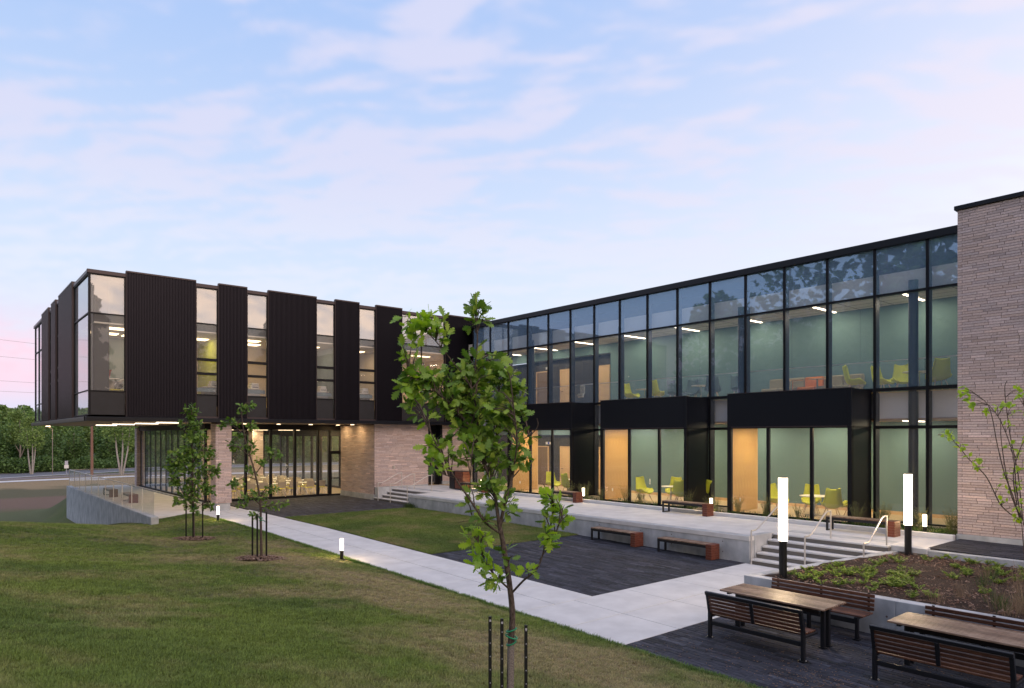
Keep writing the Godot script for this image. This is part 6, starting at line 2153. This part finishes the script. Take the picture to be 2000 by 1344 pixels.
func planter_plants() -> void:
	var protos := []
	var lf := simple_leaf()
	for s in 3:
		var rr := RandomNumberGenerator.new()
		rr.seed = 90 + s
		var n := Node3D.new()
		var g := Geo.new()
		var xs := []
		for i in 12:
			var a := rr.randf() * TAU
			var d := Vector3(cos(a), 0, sin(a))
			var l := rr.randf_range(0.10, 0.26)
			var tip := d * l * 0.7 + Vector3(0, l * 0.7, 0)
			g.tube([Vector3.ZERO, tip * 0.5 + Vector3(0, l * 0.12, 0), tip], [0.004, 0.003, 0.002], 4, false)
			for j in 9:
				var q := tip * (0.35 + 0.65 * j / 8.0)
				var e := (d + Vector3(rr.randfn(), rr.randf_range(-0.2, 0.5), rr.randfn()) * 0.9).normalized()
				var x := Vector3.UP.cross(e).normalized()
				xs.append(Transform3D(Basis(x, e.cross(x), e).scaled_local(Vector3.ONE * rr.randf_range(0.05, 0.09)), q))
		obj("stems", g, M.grass_leaf, n)
		var lg := Geo.new()
		var one := Geo.new()
		for x in xs:
			var b: Transform3D = x
			lg.col = Color(0.17, 0.27, 0.03).lerp(Color(0.28, 0.36, 0.035), rr.randf())
			lg.quad(b * Vector3(0, 0, 0), b * Vector3(0.3, 0.06, 0.45), b * Vector3(0, -0.1, 1), b * Vector3(-0.3, 0.06, 0.45))
		obj("leaves", lg, M.leaf_tint, n)
		protos.append(n)
	var rr := RandomNumberGenerator.new()
	rr.seed = 31
	var spots := []
	while spots.size() < 74:
		var z := rr.randf_range(-19.3, -14.0)
		var x := rr.randf_range(-8.0, -3.6)
		if x < lerpf(-7.2, -7.95, (z + 19.6) / 5.8) or (x > -5.2 and z > -17.5 and rr.randf() < 0.85): continue
		spots.append(Vector3(x, 0.48, z))
	spots.sort_custom(func(a, b): return a.x < b.x)
	var strip := [0, 0, 0, 0]
	for i in spots.size():
		var q := clampi(int((-13.9 - spots[i].z) / 1.4), 0, 3)
		strip[q] += 1
		place(protos[i % 3], "planter_plant", spots[i], rr.randf() * TAU, "low green planter plant, %s from the left in the %s strip" % [ordinal(strip[q]), ["front", "second", "third", "rear"][q]], "plant", "low green plants in the planter", rr.randf_range(0.65, 1.05))
	for p in protos: p.free()
	# dry grasses at the right end
	var dg := Geo.new()
	for i in 46:
		pass
	var straw := mat("straw", Color(0.30, 0.21, 0.13), 0.9)
	for i in 26:
		var x := rr.randf_range(-5.0, -3.2)
		var z := rr.randf_range(-17.8, -14.0)
		var o := thing("dry_grass", "%s tuft of the planter's right part, %s of them" % ["dry straw coloured" if i % 3 else "short green", ordinal(i + 1)], "grass clump", Vector3(x, 0.46, z), rr.randf() * TAU, "dry grass tufts in the planter")
		if i % 3: obj("blades", tuft(42, rr.randf_range(0.35, 0.75), 0.14, 0.0026, i, 0.7), straw, o)
		else: obj("blades", tuft(60, 0.35, 0.15, 0.004, i, 0.6), M.grass_leaf, o)
	# loose bark chips on the mulch
	var c := Geo.new()
	for i in 2600:
		var z := rr.randf_range(-19.4, -13.9)
		var x := rr.randf_range(-7.9, -3.0)
		if x < lerpf(-7.3, -8.0, (z + 19.6) / 5.8): continue
		c.col = Color(0.17, 0.09, 0.06).lerp(Color(0.40, 0.27, 0.21), pow(rr.randf(), 2.0))
		c.obox(Transform3D(Basis.from_euler(Vector3(rr.randf_range(-0.5, 0.5), rr.randf() * TAU, rr.randf_range(-0.5, 0.5))), Vector3(x, 0.50 + rr.randf_range(-0.02, 0.015), z)), Vector3(rr.randf_range(0.03, 0.10), 0.007, 0.016))
	var o := stuff(obj("bark_chips", c, M.blade_tint))
	o.set_meta("label", "loose brown bark chips strewn over the planter")
	o.set_meta("category", "bark")

func plants() -> void:
	young_oak()
	var st := [[-0.24, 0.05, 0.0], [0.02, 0.12, 0.02], [0.30, 0.04, 0.06]]
	var a := Vector3(-24.16, 0, -6.62)
	a.y = land(a.x, a.z)
	small_oak("dense young oak left of the brick column", a, Vector2(378, 1049), 0.01685, [[378, 1052], [377, 1000], [375, 930], [374, 860], [373, 800], [372, 788]],
		[[[377, 985], [350, 960], [338, 935]], [[376, 960], [400, 940], [412, 915]], [[375, 925], [345, 895], [325, 890]], [[375, 900], [400, 870], [410, 860]], [[374, 870], [355, 840], [350, 825]], [[377, 990], [400, 980], [415, 985]]],
		[[372, 800, 14, 14, 40], [370, 825, 22, 16, 60], [382, 850, 28, 18, 85], [378, 880, 36, 18, 110], [350, 890, 24, 16, 60], [405, 880, 16, 18, 40], [380, 915, 40, 18, 120], [415, 915, 14, 20, 35], [332, 905, 14, 16, 30], [372, 945, 36, 18, 100], [408, 950, 16, 14, 35], [360, 970, 26, 16, 60], [345, 930, 16, 18, 35], [405, 985, 16, 8, 22], [375, 985, 16, 14, 30]], 5, Vector2(0.105, 0.165), st)
	a = Vector3(-17.8, 0, -6.52)
	a.y = land(a.x, a.z)
	small_oak("sparse leaning young oak right of the brick column", a, Vector2(509.5, 1104), 0.0132, [[509, 1107], [508, 1040], [506, 985], [496, 935], [487, 905], [476, 865], [470, 815], [478, 800]],
		[[[497, 940], [512, 915], [532, 895], [545, 900]], [[506, 985], [522, 965], [532, 968]], [[500, 950], [475, 945], [455, 955]], [[487, 905], [468, 885], [450, 885]], [[476, 865], [452, 848], [434, 843]], [[476, 868], [490, 848], [496, 842]], [[507, 1000], [485, 985], [470, 998]], [[507, 1005], [530, 1000], [557, 996]], [[508, 1010], [500, 1018], [492, 1020]]],
		[[469, 812, 11, 12, 26], [484, 804, 9, 9, 20], [456, 835, 14, 9, 24], [434, 843, 11, 8, 18], [493, 846, 14, 10, 30], [470, 862, 16, 10, 34], [450, 886, 16, 10, 34], [486, 884, 14, 12, 28], [525, 894, 14, 9, 26], [541, 900, 10, 7, 16], [508, 915, 13, 10, 24], [488, 931, 16, 10, 28], [461, 955, 16, 9, 28], [446, 958, 10, 7, 12], [528, 968, 15, 9, 26], [490, 980, 24, 9, 40], [470, 997, 14, 8, 22], [530, 1000, 20, 8, 30], [557, 994, 10, 7, 14], [498, 1016, 12, 9, 20], [516, 985, 14, 10, 22]], 6, Vector2(0.08, 0.125), [[-0.22, 0.05, 0.0], [-0.07, 0.12, 0.0], [0.14, 0.05, 0.05]])
	shrub()
	bed_plants()
	forest()
	grass()

func _ready() -> void:
	rng.seed = 20
	stage()
	materials()
	black_wing()
	glass_wing()
	brick_tower()
	site()
	furniture()
	plants()
